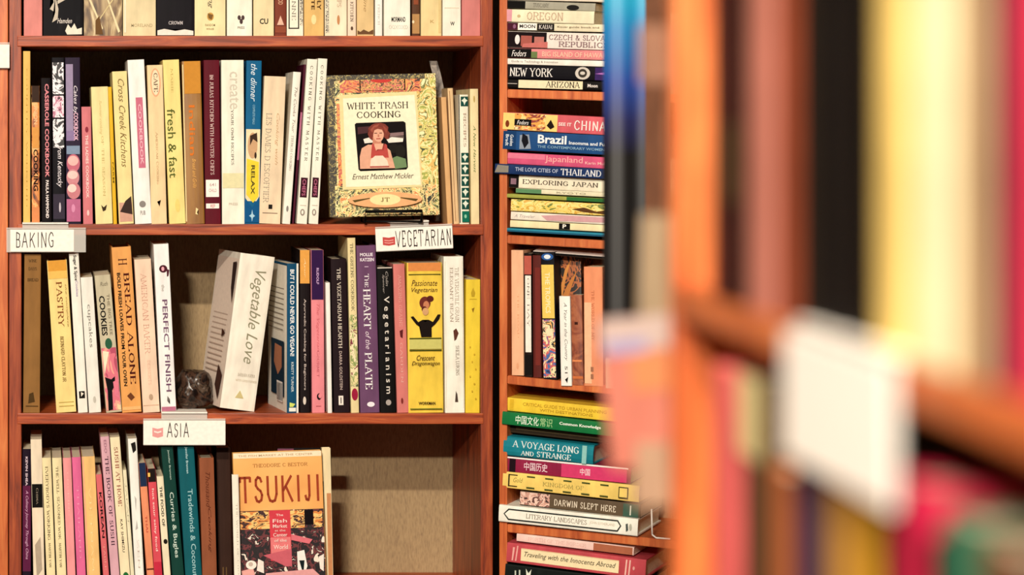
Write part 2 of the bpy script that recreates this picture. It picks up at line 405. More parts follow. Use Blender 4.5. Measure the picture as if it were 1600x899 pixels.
# ================================================================== cookbooks: top shelf in view (only lower halves in frame)
S1, S2, S3, S4 = ST[2], ST[3], ST[4], ST[5]
G1 = 'books on the upper cookbook shelf'; G2 = 'books on the second cookbook shelf'; G3 = 'books on the middle cookbook shelf'; G4 = 'books on the bottom cookbook shelf'
grass = pattern('dry_grass', ['#4e3a26', '#7d6242', '#b39a6d', '#d9c79c'], 22, 'noise', (1.4, 1, .5), .5, 3, False)
speck = pattern('speckle_edge', ['#2a2422', '#efe6cc', '#3a302a', '#f2e9cf'], 260, 'noise', (1, 1, 1), .5, 1)
def U1(x0, x1, h, c, label, items=(), **k):
    yb = 55.5; k.setdefault('group', G1)
    return UB(MAIN, x0, x1, yb-h, x0, x1, S1, c, label, items, **k)
U1(37, 66, 250, 'd98a83', 'plain salmon pink book, first at the left end of the top shelf', hard=True, d=.16)
U1(67.5, 130, 262, '14121a', 'thick black book with white line drawing of blossom, top shelf left', [
    G('c9bfae', [(.08, .72), (.2, .70), (.3, .76), (.38, .84), (.36, .9), (.22, .92), (.3, .86), (.16, .84), (.26, .8)]),
    G('c9bfae', [(.35, .79), (.8, .74), (.78, .755), (.36, .81)]), G('a89c90', [(.3, .7), (.45, .72), (.7, .69), (.45, .74)]),
    H('Hamden', 'e8e0d8', .895, .925, .35, .72, 'ital'), G('e8e2d0', [(.55, .97), (.62, .93), (.7, .955), (.78, .925), (.85, .96), (.97, .95), (.97, .99), (.6, .992)])], d=.2)
U1(131, 191, 240, grass, 'thick book with dried brown grasses on its spine, top shelf left', [
    G('e8d9ae', [(.1, .75), (.14, .74), (.5, .95), (.47, .96)]), G('e8d9ae', [(.6, .76), (.64, .76), (.95, .97), (.9, .98)]), G('d6c492', [(.75, .76), (.79, .76), (.4, .9), (.37, .9)]), G('6a4c2c', [(.3, .9), (.4, .87), (.5, .99), (.3, .99)])], d=.19)
U1(192, 243.5, 255, 'e2d2a8', 'wide plain cream book with faint name at its foot', [H('MORELAND', 'b3a27c', .925, .945, .25, .9), R('f0e6cc', .0, .98, .04, .09)], d=.2, hard=True)
U1(244.5, 303.5, 245, '1c1720', 'wide black book with white word CROWN at its foot', [H('CROWN', 'e6dfe0', .905, .928, .32, .7, 'serif'), G('e9e2d6', [(.02, .965), (.2, .955), (.5, .968), (.75, .958), (.98, .968), (.98, .995), (.02, .995)])], hard=True, d=.19)
U1(304, 352.5, 252, 'efe0ae', 'cream yellow book with small gold bird emblem above its foot', [
    T('Dining', '4a4238', .66, .83, .42, .6, 'ital'), E('c79a4e', .855, .905, .4, .62), G('7a5a30', [(.42, .86), (.6, .87), (.55, .9), (.45, .89)]), H('RANDOM', '9c8b64', .925, .94, .34, .66), H('HOUSE', '9c8b64', .95, .962, .38, .62)], d=.18)
U1(354.5, 394, 248, 'f7f0de', 'white book with dark flower mark near its foot', [E('4b3a3a', .87, .9, .42, .55), E('4b3a3a', .87, .9, .57, .7), E('4b3a3a', .893, .925, .5, .63), H('PRESS', '8b8478', .94, .955, .42, .7)], d=.18)
U1(396, 428, 247, 'e9d8ab', 'cream book with black letters CU at its foot', [H('CU', '1c1814', .89, .925, .3, .72, 'bold')], d=.17)
U1(429, 447.5, 244, '7c3a2a', 'red brown book with pale triangle mark, between two cream ones', [R('dfae8e', .68, .72, .35, .65), T('GOOD', 'dfae8e', .73, .8, .3, .7), G('e2b7a0', [(.5, .87), (.8, .93), (.2, .93)]), R('8f4a34', .94, .98)], d=.16)
U1(448, 474, 246, 'f3ecd8', 'white book framed by thin black line, top shelf centre', [R('2c2826', .1, .955, .1, .75), R('f3ecd8', .1, .948, .17, .68), T('LA VARENNE', '5f5852', .5, .9, .3, .55, 'light'), R(speck, .0, .93, .8, .97)], d=.17)
U1(475, 506, 255, 'e0b872', 'tan book with black upright lettering, top shelf centre', [T('FRIENDLY', '4a3018', .62, .84, .66, .86, 'bold'), T('A TASTE', '4a3018', .62, .84, .36, .54, 'bold'), E('f2dca0', .87, .93, .36, .62)], d=.19)
U1(507.5, 542, 250, 'efe4c6', 'cream book with speckled left edge and small brown emblem', [R(speck, .0, .98, .03, .18), T('SOUPS', 'b88a70', .7, .82, .55, .75, 'light'), E('c58a5a', .87, .93, .55, .68)], d=.18)
U1(543, 556.5, 248, 'f1d9c0', 'thin pale peach book with dark vertical lettering', [T('THE KITCHEN', '4c4038', .72, .91, .3, .7, 'serif'), E('5b4638', .94, .965, .35, .65)], d=.15)
U1(557.5, 584, 252, 'dfc08a', 'tan book with ragged dark lower edge, top shelf right of centre', [T('Wine', 'a7865a', .72, .85, .4, .6, 'ital'), G('6a4a30', [(0.03, .965), (.2, .975), (.4, .96), (.7, .975), (.97, .96), (.97, .99), (.03, .99)])], d=.18)
U1(586, 597.5, 246, 'faf5ea', 'very thin white book before the broad white one', [T('FRENCH', 'a49a90', .8, .93, .35, .65, 'light')], d=.15)
U1(600, 641, 258, 'f6efe0', 'broad white book with black name band above its foot', [H('MORMAND', '1e1a18', .885, .915, .28, .82, 'bold'), H('OQXOXO', 'b8b0a2', .935, .96, .18, .9, 'light')], hard=True, d=.2)
U1(643.5, 656, 244, '5a3a28', 'narrow dark brown book with tan photo foot', [R('b58a58', .86, .985), E('e9d8b0', .9, .92, .0, .3), R('8c4a30', .7, .8, .2, .8)], d=.15)
U1(657.5, 690, 250, 'ead39b', 'plain buff book with tiny mark, top shelf right', [H('K', 'b99a60', .90, .92, .45, .65), R('dcc389', .0, .98, .85, .97)], d=.17)
U1(691.5, 720, 247, 'f6eddc', 'white book with faint grid and small dark W', [H('W', '2c2420', .91, .935, .42, .66, 'bold'), R('e2d5be', .74, .745, .1, .9), R('e2d5be', .82, .825, .1, .9)], d=.17)
U1(721.5, 750.5, 252, 'cf7f7a', 'dusty pink book, last at the right end of the top shelf', hard=True, d=.16)

# ================================================================== second shelf
def U2(*a, **k):
    *c, cov, label, items = a; k.setdefault('group', G2)
    return UB(MAIN, *c, S2, cov, label, items, **k)
U2(36, 47.5, 80, 36, 47.5, 'e8c06a', 'tall thin mustard yellow book at the far left of the second shelf', [T('COUNTRY WEEKEND', 'b98f3c', .1, .9, .42, .62, 'light')], d=.2)
cookart = pattern('orange_cook_art', ['#3a2118', '#9c5426', '#d98a44', '#e9b168', '#5a2e1c'], 30, 'noise', (1, 1, .6), .5, 2)
U2(49, 61.5, 134, 49.5, 62.5, cookart, 'brown and orange book with black letters COOKING, second shelf left', [R('3a2a22', .0, .12), T('UNION', 'f0c090', .13, .28, .28, .76, 'bold'), R('d99a50', .3, .45, .08, .92), T('COOKING', '2a1812', .46, .76, .22, .8, 'bold'), R('d88a58', .88, .99)], d=.17)
U2(63.5, 79.5, 122, 65, 81.5, '190e14', 'black book with pink letters CASSEROLE COOKBOOK', [T('CASSEROLE COOKBOOK', 'e58f98', .04, .68, .38, .78, 'bold'), T('PAULA HAMMOND', 'f3e9e6', .7, .96, .42, .72, 'bold')], d=.18)
wflor = pattern('white_blossom', ['#15131d', '#1b1824', '#e9e4ea', '#f4eef2', '#2a2434'], 75, 'noise', (1, 1, .8), .5, 1.5)
pflor = pattern('pink_blossom', ['#17131d', '#b56a86', '#e9cfdc', '#f4eef2', '#3a2434'], 75, 'noise', (1, 1, .8), .5, 1.5)
U2(80.5, 100.5, 90, 82.5, 102.5, '1b1822', 'tall black book with white blossom print and script lettering', [R(wflor, .03, .22, .06, .94), R(pflor, .23, .36, .06, .94), R(wflor, .37, .54, .06, .94), T('from Kentucky', 'f0eaf0', .53, .78, .3, .8, 'ital'), R('37303f', .82, .97, .04, .96), E('c8c0cc', .87, .93, .5, .65)], d=.19)
U2(101.5, 124.5, 90, 103.5, 127.5, '2b2136', 'tall purple book with pink hands kneading on the spine', [
    R('9a8cab', .04, .5, .04, .52), R('8f7ba5', .44, .5, .04, .6), T('Cakes by', 'efe6f0', .17, .34, .5, .82, 'ital'), T('COOKBOOK', 'e7b9d0', .33, .5, .55, .85, 'bold'),
    R('7f93ad', .53, .58, .05, .95), R('3a2a40', .58, .84, .03, .97),
    E('c56d80', .58, .69, .05, .95), E('e8b8b4', .59, .65, .12, .85), E('cf8c94', .67, .77, .03, .9), E('eccac4', .68, .73, .1, .8), E('c98089', .75, .85, .05, .97), E('f0d4cc', .76, .81, .1, .7),
    R('b9698e', .85, .985), E('d890b4', .88, .93, .35, .6)], d=.19)
U2(127, 141.5, 167, 130, 146, 'd27a80', 'short salmon pink book with tiny pig mark', [E('8a3040', .17, .22, .35, .7), T('THE LADIES COOKBOOK', 'f4d4d0', .24, .78, .36, .66, 'bold'), E('f0c8c4', .88, .93, .4, .65)], d=.17)
U2(142, 168.5, 136, 149.5, 176.5, 'f0dfa2', 'cream yellow book with small bee mark above its foot', [T('Summer cooking', 'c9b678', .1, .35, .4, .6, 'ital'), T('OF THE SEASON', 'b8a15e', .36, .8, .5, .64, 'light'), G('3a2c1a', [(.35, .86), (.5, .88), (.7, .86), (.62, .9), (.45, .91)])], d=.18)
U2(168.5, 174, 136, 177, 184, 'e2b62c', 'very thin golden yellow book on the second shelf', [T('FARM', '6a5210', .55, .7, .3, .7)], d=.16)
U2(175, 198, 112, 186, 209.5, 'efdd9c', 'cream yellow book with brown looping script', [T('Cross Creek Kitchens', '7a6236', .05, .63, .35, .78, 'ital'), R('cfa08c', .86, .985, .06, .94), G('3a2a26', [(.1, .92), (.5, .85), (.9, .82), (.95, .94), (.5, .93)])], d=.19, v=.004)
U2(199, 227, 94, 211, 235.5, 'fbf6ee', 'tall white book with rose pink label on spine', [R('c96f86', .23, .66, .38, .80), T('COOKBOOK', 'e9b6c2', .27, .64, .5, .7, 'bold'), E('8a8480', .86, .9, .3, .7), H('PUB', '8a8480', .92, .945, .35, .65)], d=.19, v=.004)
U2(229.5, 253, 102, 236.5, 262, 'eed3a4', 'peach book with rounded label holding dark flourish', [E('e3a982', .02, .2, .18, .85), E('f3dcb8', .03, .19, .26, .77), T('CAFE', '4a342a', .05, .17, .4, .66, 'serif'), T('American Cooking', 'bf9c74', .42, .75, .42, .58, 'light'), G('3c2c22', [(.4, .86), (.5, .88), (.65, .85), (.55, .89)])], d=.18)
U2(254, 281.5, 94, 264.5, 288.5, 'f1dd8e', 'yellow cream book with large letters fresh and fast', [T('fresh & fast', '55602a', .3, .72, .12, .62, 'sans'), T('Marie', 'c2ab60', .05, .2, .45, .6, 'light'), E('e8d27a', .85, .93, .4, .7)], d=.19, v=.012)
goldb = pattern('gold_brown', ['#7d5018', '#96661f', '#a87a30'], 8, 'noise', (3, 1, 1), .45, .5, False)
U2(284, 316, 96, 290.5, 317.5, goldb, 'wide golden brown book with orange lettering', [R('f0d9a0', .02, .985, .0, .06), R('c98a34', .0, .2, .1, .97), T('Indian', 'd9762a', .27, .58, .3, .62, 'sans'), T('Bread and Grills', 'e8b060', .6, .78, .42, .62, 'ital'), G('f0d9a0', [(.55, .9), (.68, .91), (.6, .93), (.66, .945), (.52, .94)])], d=.2)
U2(318, 344, 94, 320.5, 344, '5d1020', 'maroon book with white library stickers low on spine', [T('IN JULIAS KITCHEN WITH MASTER CHEFS', 'e9c9c4', .09, .7, .36, .62, 'serif'), R('fbf3ea', .73, .835, .06, .9, 'sticker'), H('641', 'b89a9a', .75, .77, .3, .7), H('CHILD', 'b89a9a', .785, .805, .25, .75), R('fbf3ea', .875, .905, .06, .9, 'sticker'), H('REF', 'c06a6a', .88, .9, .35, .65)], hard=True, d=.19)
U2(345.5, 383.5, 94, 347, 379.5, 'f5efdd', 'broad white book with pale grey letters create', [T('create', 'cfc8b6', .07, .3, .36, .78, 'sans'), T('YOUR OWN RECIPES', '6a645a', .3, .64, .42, .54, 'serif'), R('e2dcae', .69, .78, .03, .97), H('PRESS', 'c9bfae', .87, .885, .3, .7)], d=.2)
U2(385, 409, 95, 381.5, 405.5, '0e5f8c', 'blue and yellow book with painted portrait on its spine', [T('the dinner', 'dfeef6', .02, .25, .3, .7, 'ital'), T('COMPLETE MEALS', '8cc0d8', .27, .39, .45, .6), R('e9dcb4', .42, .86, .03, .97), E('caa27a', .44, .6, .15, .8), G('3a2a20', [(.3, .46), (.75, .44), (.8, .5), (.5, .48), (.3, .52)]), E('3a2a20', .56, .6, .6, .75), G('ecd23c', [(.1, .6), (.9, .62), (.9, .83), (.55, .87), (.1, .82)]), T('RELAX', '4a4420', .64, .82, .4, .65, 'bold'), G('0d5488', [(.03, .84), (.5, .9), (.97, .83), (.97, .99), (.03, .99)]), G('a8d0e4', [(.5, .91), (.56, .94), (.7, .95), (.56, .96), (.5, .985), (.45, .96), (.3, .95), (.45, .94)])], d=.2)
U2(413, 446.5, 120, 404, 438.5, 'ecd5b4', 'broad beige book with light grey serif lettering, leaning slightly', [T('LES DAMES D ESCOFFIER', 'b9ae98', .25, .86, .15, .42, 'serif'), T('Cooking with', 'c4a27c', .25, .6, .6, .78, 'ital'), R('2c2824', .87, .9, .42, .6), R('8a7a68', .925, .93, .15, .85)], d=.19)
U2(458, 473, 113, 441, 451, 'f4efe2', 'thin white book leaning right beside a narrow dark gap', [T('The Cooks Tour', '7d6c66', .1, .4, .35, .7, 'ital'), T('FRENCH COOKING', '5e5450', .42, .65, .35, .65, 'light'), E('8a8480', .88, .92, .35, .65)], d=.17, v=.002)
U2(474.5, 478.5, 101, 456, 460, '4a1428', 'thin dark plum book hidden between white spines', [R('b06a86', .3, .6, .1, .9)], d=.15, v=.02)
for k, (a, b, c, d_) in enumerate(((480, 495, 463.5, 481), (497, 512.5, 482.5, 496.5))):
    U2(a, b, 93-k, c, d_, 'f6f0e0', ['white book with dotted black letters, left of a matching pair', 'white book with dotted black letters, right of a matching pair'][k],
       [T('C O O K I N G   W I T H   M A S T E R', '54483e', .04, .62, .34, .64, 'serif'), R('3a1422', .72, .84, .12, .8), T('CHEFS', 'c46a8a', .73, .83, .3, .65), R('d9cfc0', .885, .89, .2, .8), E('9a8e84', .91, .95, .25, .7), E('f6f0e0', .918, .942, .38, .58)], d=.19)

# face-out book on a wire easel
def faceout(fr, xl, xr, yt, floor, th, cov, label, items, lean, v, d_extra=0, group=None, spine=None, roll=0):
    u0, u1 = fr.u(xl, v), fr.u(xr, v); zt = fr.z(yt, u0, v); h = (zt-floor)/math.cos(lean); w = u1-u0
    root = empty('book', fr.loc(u0, v, floor+.001+max(0, w*math.sin(roll))), (-lean, roll, -fr.th)); tag(root, label, 'book', group)
    box('front_cover', 0, w, 0, .0012, 0, h, M(cov, True), root, bev=.0004)
    box('spine', 0, .0012, .0013, th-.0013, 0, h, M(spine or cov, True), root, bev=.0003)
    box('back_cover', 0, w, th-.0012, th, 0, h, M(cov, True), root, bev=.0004)
    box('page_block', .0015, w-.002, .0014, th-.0014, .001, h-.001, PAGES, root, bev=0)
    marks(root, w, h, items, 0)
    return root
paisley = pattern('paisley', ['#241d16', '#5c6a2a', '#efe2a0', '#2c2414', '#e6cf78', '#f3e6a8', '#d98a4a', '#efe09a', '#2a2a16'], 48, 'noise', (1, 1, 1), .4, 2.4)
paisred = pattern('paisley_red', ['#3a1c14', '#d96a3a', '#e8a050', '#c4524a', '#efc46c', '#4a2012'], 42, 'noise', (1, 1, 1), .4, 2.4)
darkp = pattern('dark_paisley', ['#1b1512', '#4a4020', '#1f1812', '#a89858', '#2a2018'], 110, 'noise', (1, 1, 1), .4, 2.0)
yelp = pattern('yellow_paisley', ['#3c4a1c', '#e9d678', '#a0a848', '#f2e6a0', '#e4b860', '#6a7430', '#f4ecb4'], 42, 'noise', (1, 1, 1), .4, 2.0)
wt = [
  R(darkp, .0, 1, .0, .07), R(yelp, .03, .97, .79, .995), R(paisred, .2, .78, .085, .2), R(paisley, .78, .995, .05, .99),
  R(paisred, .015, .125, .12, .86), R('2e1a14', .03, .115, .30, .72), R(pattern('paisley_core', ['#e08a44', '#c4485a', '#e8b45c', '#4a2418', '#d97038'], 120, 'noise', (1, 1, 1), .4, 2.2), .032, .112, .31, .71), E('c8403a', .015, .06, .40, .60), R(darkp, .0, .035, .04, .9),
  G('ecd9a0', [(.11, .14), (.82, .125), (.85, .80), (.12, .81)], 'title_panel'), G('f6efd0', [(.145, .165), (.80, .15), (.835, .785), (.15, .79)], 'title_panel'),
  H('WHITE TRASH', '3c342a', .195, .245, .175, .74, 'serif', 'title'), H('COOKING', '3c342a', .26, .308, .265, .665, 'serif', 'title'),
  H('Ernest Matthew Mickler', '4a4236', .70, .738, .21, .77, 'ital', 'author_name'),
  G('1a1214', [(.245, .35), (.26, .34), (.69, .335), (.71, .345), (.72, .66), (.705, .675), (.285, .68), (.268, .668)], 'cover_photo'),
  G('4a2c30', [(.27, .37), (.5, .36), (.5, .4), (.27, .42)]), G('8a7070', [(.5, .42), (.69, .41), (.69, .435), (.5, .445)]), G('6a5c58', [(.55, .44), (.69, .44), (.69, .455), (.55, .455)]),
  G('efe6da', [(.32, .455), (.37, .445), (.43, .455), (.42, .48), (.33, .485)]), G('efe6da', [(.53, .46), (.58, .445), (.685, .455), (.68, .48), (.55, .485)]), E('2a2420', .49, .56, .55, .64), E('2c2822', .50, .60, .61, .70),
  G('6f8a60', [(.56, .60), (.62, .58), (.70, .60), (.71, .66), (.60, .67)]),
  G('7c3a30', [(.375, .45), (.36, .42), (.375, .40), (.365, .38), (.40, .355), (.43, .345), (.48, .342), (.52, .352), (.55, .375), (.545, .40), (.565, .42), (.545, .44), (.555, .455), (.53, .46), (.5, .44), (.42, .44), (.40, .465)]), G('a05444', [(.385, .39), (.42, .36), (.47, .352), (.45, .37), (.40, .41)]), G('96483a', [(.5, .36), (.54, .39), (.53, .42), (.51, .39)]), G('c9866c', [(.405, .44), (.475, .44), (.49, .53), (.40, .53)]), E('e2ab90', .372, .478, .408, .506), G('8a4436', [(.405, .40), (.42, .375), (.46, .368), (.5, .385), (.508, .42), (.49, .392), (.45, .385), (.42, .395), (.408, .43)]),
  R('5c2c24', .413, .418, .42, .445), R('5c2c24', .413, .418, .465, .49), R('c07860', .425, .442, .45, .462), R('a83c38', .452, .457, .435, .475),
  G('e0a88c', [(.28, .665), (.28, .58), (.30, .52), (.36, .495), (.42, .50), (.50, .50), (.56, .54), (.60, .665)]), G('b94a44', [(.395, .49), (.41, .49), (.43, .54), (.5, .54), (.51, .49), (.53, .50), (.545, .59), (.38, .59)]),
  G('e6ae92', [(.415, .49), (.5, .49), (.485, .53), (.43, .53)]), G('f2d9c2', [(.37, .66), (.38, .60), (.42, .575), (.49, .575), (.53, .61), (.545, .66)]), R('b05048', .648, .658, .37, .545),
  E('e9b07c', .83, .94, .16, .84), E('f3e3a6', .845, .925, .36, .64), G('5a4a24', [(.2, .885), (.36, .87), (.36, .876), (.22, .9)]), G('5a4a24', [(.64, .87), (.8, .885), (.78, .9), (.64, .876)]), H('JT', '7a5a30', .87, .90, .46, .54, 'serif')]
faceout(MAIN, 516, 687, 119, S2+.010, .016, paisley, 'face-out paisley cookbook with photo of a woman, standing on a wire easel', wt, .05, -.006, spine=darkp, roll=-.022)
es = empty('book_easel', (mx(612), 4.19, S2+.0005)); tag(es, 'small black wire easel under the paisley face-out cookbook', 'book easel')
tube('front_lip', [(-.040, .012, .002), (-.044, -.008, .004), (-.044, -.0135, .020), (.044, -.0135, .021), (.044, -.008, .004), (.040, .012, .002)], .0024, WIRE, es)
tube('base_wire', [(-.044, -.0095, .0045), (.044, -.0095, .0045)], .0014, WIRE, es)
for s in (-1, 1): tube('leg', [(s*.040, .012, .002), (s*.041, .06, .002), (s*.036, .075, .09), (s*.03, .045, .13)], .0014, WIRE, es)
U2(689, 697, 152, 699, 708, 'dcae78', 'thin tan book just right of the face-out paisley cookbook', [], d=.18, v=.004)
U2(699, 709.5, 138, 709, 716, 'e2c090', 'tan book with pale edge behind the curved brochure', [R('8a5a34', .02, .98, .3, .4)], d=.18, v=.006)
curl = pattern('grey_photo', ['#2a2624', '#6a625c', '#a89c90', '#4a423c'], 40, 'noise', (1, 1, .7), .4, 2, False)
vs = []; n = 12
for i in range(n+1):
    t = i/n; z = .02+.255*t; x = .012*math.sin(t*1.9)-.018*t*t*t*1.2; w_ = .017*(1-.25*t)
    for dx, dy in ((0, 0), (w_, 0), (w_, .0012), (0, .0012)): vs.append((x-dx*.0+dx-.012, dy, z))
fs = [(i*4+k, i*4+(k+1) % 4, i*4+4+(k+1) % 4, i*4+4+k) for i in range(n) for k in range(4)]+[(0, 1, 2, 3), (n*4, n*4+1, n*4+2, n*4+3)]
br = link_mesh('brochure', vs, fs, curl, smooth=False); br.location = (mx(703), 4.27, S2-.018); tag(br, 'curled grey photo brochure standing up behind the tan books', 'brochure')
greenp = pattern('green_tile', ['#0f3c36', '#e9efe0', '#14584a'], 240, 'voronoi', (1, 1, 1), .4)
U2(716, 732, 148, 718, 733, 'f1ecd6', 'thin white book with dark green tile pattern at the right end', [R('3a3432', .0, .99, .0, .1)]+[R('10483e', a, a+.075, .22, .97) for a in (.015, .45, .54, .63, .72, .81)]+
   [G('dfe8d6', [(.6, a+.006), (.72, a+.02), (.92, a+.03), (.72, a+.044), (.6, a+.068), (.48, a+.044), (.28, a+.03), (.48, a+.02)]) for a in (.015, .45, .54, .63, .72, .81)]+[T('RECIPES', 'c29a86', .14, .4, .45, .72, 'light'), R('0c6a54', .9, .985, .22, .97), E('8cc8a8', .925, .955, .45, .7)], d=.17)
U2(734, 748, 139, 736, 748.5, 'ead9a8', 'cream book with green lettering, last on the second shelf', [T('A New Harvest', '4a6a34', .27, .62, .36, .66, 'ital'), E('b8a060', .05, .1, .4, .6)], d=.18)

# ================================================================== middle shelf
def U3(*a, **k):
    *c, cov, label, items = a; k.setdefault('group', G3)
    return UB(MAIN, *c, S3, cov, label, items, **k)
U3(38, 64.5, 398, 36, 62, '8f6636', 'plain brown cloth book at the left end of the middle shelf', [H('WINE', '3c2a14', .03, .05, .25, .75, 'serif'), H('DAYS', '3c2a14', .08, .1, .25, .75, 'serif'), H('BREAD', '3c2a14', .15, .17, .2, .85, 'serif'), G('4a3416', [(.35, .88), (.6, .87), (.7, .93), (.3, .94)]), R('4a3416', .955, .96, .15, .9)], hard=True, d=.19)
U3(73, 104, 408, 88, 120, 'f0d78c', 'broad yellow book with orange top and letters PASTRY', [R('d99a3c', .0, .07), R('e8bc60', .07, .12), T('PASTRY', '8a4a20', .14, .56-.12, .38, .68, 'serif', 'd', 'title'), T('the complete', '8a6a30', .16, .44, .82, .9, 'ital'), T('BERNARD CLAYTON JR', '7a5a28', .5, .8, .42, .6, 'serif'), R('c8b060', .93, .935, .15, .9), R('c8b060', .955, .96, .15, .9)], hard=True, d=.2)
U3(107.5, 123, 397, 122, 137.5, 'f3eee2', 'thin tall white book with black square at its foot', [T('Sugar & Spice', '2a2420', .01, .17, .35, .75, 'bold'), T('Cookies', '9a8ab0', .17, .27, .5, .75), R('1a1614', .865, .91, .2, .8), G('e8e0d0', [(.4, .87), (.7, .88), (.4, .9)])], d=.18)
U3(125.5, 145.5, 434, 139, 157.5, 'eceae0', 'pale grey book with thin lowercase letters cupcakes', [T('cupcakes', '8d8a82', .2, .52, .32, .72, 'sans'), E('c2beb2', .88, .93, .4, .65)], d=.18)
cky = pattern('cookie_pink', ['#b03a5a', '#d9697c', '#e8a08c', '#f0cfa0'], 22, 'noise', (1, 1, .6), .45, 2)
U3(147.5, 175.5, 431, 166, 187.5, 'c5bca0', 'grey book with bold black COOKIES above a pink collage', [H('Ruth', '6a6250', .05, .08, .3, .8, 'ital'), T('COOKIES', '16140f', .15, .44, .15, .52, 'bold', 'd', 'title'), T('THE BIG TREE', '857b66', .14, .44, .66, .84), R(cky, .53, .985, .03, .97), E('2a5a40', .46, .54, .3, .75), G('f0e6c8', [(.1, .55), (.5, .56), (.1, .72)]), G('141014', [(.1, .74), (.5, .76), (.75, .74), (.72, .8), (.5, .84), (.45, .98), (.15, .985), (.2, .84)]), G('e07a90', [(.6, .78), (.95, .76), (.9, .9), (.65, .88)])], d=.19)
U3(174, 205.5, 387, 191, 220.5, 'e5a35c', 'tall orange tan book with dark letters BREAD ALONE', [T('H', '5a2c1c', .07, .11, .3, .75, 'serif'), T('BREAD ALONE', '4a1410', .155, .83, .52, .82, 'serif', 'd', 'title'), T('BOLD FRESH LOAVES FROM YOUR OVEN', '1a1010', .155, .84, .18, .36, 'bold'), G('6a3a20', [(.3, .9), (.5, .88), (.7, .91), (.5, .93)]), R('f0b878', .965, .985)], hard=True, d=.2)
U3(209.5, 237.5, 406, 223.5, 248.5, 'f1d2b8', 'pale peach book with outlined letters AMERICAN BAKER', [T('AMERICAN BAKER', 'cf9c88', .09, .62, .32, .66, 'light', 'd', 'title'), T('DESSERTS', 'e2b49c', .66, .82, .42, .6, 'light'), E('b59a80', .88, .92, .4, .65), R('d9b89c', .95, .955)], d=.19)
U3(239.5, 266, 382, 252, 273, 'f7f1ef', 'tall white book with mauve letters PERFECT FINISH', [H('45', 'c0bab4', .02, .08, .35, .75, 'light'), E('4a1a28', .125, .17, .3, .85), E('e8a8b4', .135, .16, .45, .65), G('4a1a28', [(.8, .15), (.98, .155), (.9, .19), (.8, .195)]), T('the', 'b8b4ac', .24, .28, .4, .6), T('PERFECT FINISH', '6c4c68', .33, .875, .4, .74, 'sans', 'd', 'title'), G('6a6460', [(.45, .90), (.6, .92), (.5, .94), (.6, .95), (.42, .93)]), R('b06a84', .965, .99)], d=.19)

# polished dark stone
bm = bmesh.new(); bmesh.ops.create_icosphere(bm, subdivisions=5, radius=1)
for v in bm.verts:
    c = v.co.copy(); s = Vector((abs(c.x)**1.0, abs(c.y), abs(c.z)))
    k = 1/(max(1e-6, (s.x**3.2+s.y**3.2+s.z**3.2))**(1/3.2))
    n_ = noise.noise(c*1.6+Vector((3, 1, 7)))*.18+noise.noise(c*6)*.05+noise.noise(c*16)*.02
    v.co = Vector((c.x*k*(1+n_)*.028, c.y*k*(1+n_)*.034, max(-.031, min(.0295+.002*noise.noise(c*5), c.z*k*(1+n_)*.031))))
stone = pattern('agate', ['#0c0808', '#22140f', '#4a3326', '#1a100c', '#5c4a3c', '#2c1c14'], 34, 'noise', (1, 1, 1), .32, 1.5, False)
st = bm_obj('polished_stone', bm, stone, None, True); st.location = (mx(303, 4.26), 4.262, S3+.0318)
tag(st, 'rough dark brown polished stone used as a bookend on the middle shelf', 'stone')

# thick leaning white book with visible left cover
U3(377, 436, 403, 343.5, 398, 'f5ecdc', 'thick white book with fancy green grey script, leaning right by the stone', [
   T('Vegetable Love', '8d8a70', .10, .70, .38, .80, 'ital', 'd', 'title'), H('BARBARA KAFKA', '8a7a5a', .765, .785, .38, .88, 'light'), H('WITH CHRISTOPHER', 'b8a680', .805, .818, .33, .95, 'light'), G('cdbf88', [(.5, .875), (.63, .925), (.38, .925)])], d=.17, v=.012, hard=True, yaw=.19, rnd=.002)
lc = COL.objects.get('book') and [o for o in COL.objects if o.get('label', '').startswith('thick white book with fancy')][0]
def side_marks(root, w, h, items, name=None):
    """marks on the left board (x=0 plane), u runs back from the spine"""
    hold = []
    for i, m in enumerate(items):
        x = -.0003-.0002*i
        if m[0] == 'R': _, c, v0, v1, u0, u1, n = m; pts = [(u0, v1), (u1, v1), (u1, v0), (u0, v0)]
        else: _, c, pts, n = m
        link_mesh(n, [(x, u*w, h*(1-v)) for u, v in pts], [tuple(range(len(pts)))], M(c), root)
side_marks(lc, .132, .235, [R('efdccb', .0, 1, .02, .98, 'dust_jacket_flap')]+[R('c4ac9c', .38+.035*k, .388+.035*k, .2, .85, 'printed_line') for k in range(12)]+[G('3a2a26', [(.04, .02), (.2, .03), (.15, .2), (.04, .3)]), G('4a3028', [(.04, .78), (.25, .72), (.3, .86), (.1, .95)]), G('4a2a20', [(.15, .5), (.3, .48), (.28, .54)])])

vg = U3(448.5, 467, 412, 448.5, 467, '0f4a6c', 'deep blue book edged white with white lettering, right of the leaning white book', [R('f2ece0', .0, 1, .82, .98), T('BUT I COULD NEVER GO VEGAN!', 'e9f0f2', .04, .62, .25, .62, 'bold', 'd', 'title'), T('KRISTY TURNER', 'cfe0e4', .66, .86, .34, .56), G('d0e070', [(.2, .93), (.7, .94), (.5, .96), (.2, .96)]), R('f2ece0', .965, .99, .15, .75)], d=.19, v=.004, yaw=.12)
side_marks(vg, .148, .23, [R('f0eadc', .0, 1, .01, .97, 'back_cover_print')]+[R('857c74', .16+.035*k, .166+.035*k, .15, .9, 'printed_line') for k in range(9)]+[R('0f2c40', .52, .9, .1, .75, 'author_photo'), G('b87a5c', [(.2, .56), (.55, .55), (.6, .68), (.4, .76), (.2, .7)]), R('f4f0ea', .80, .94, .15, .45, 'barcode')]+[R('1c1a18', .81, .93, .17+.035*k, .185+.035*k, 'barcode_line') for k in range(7)])
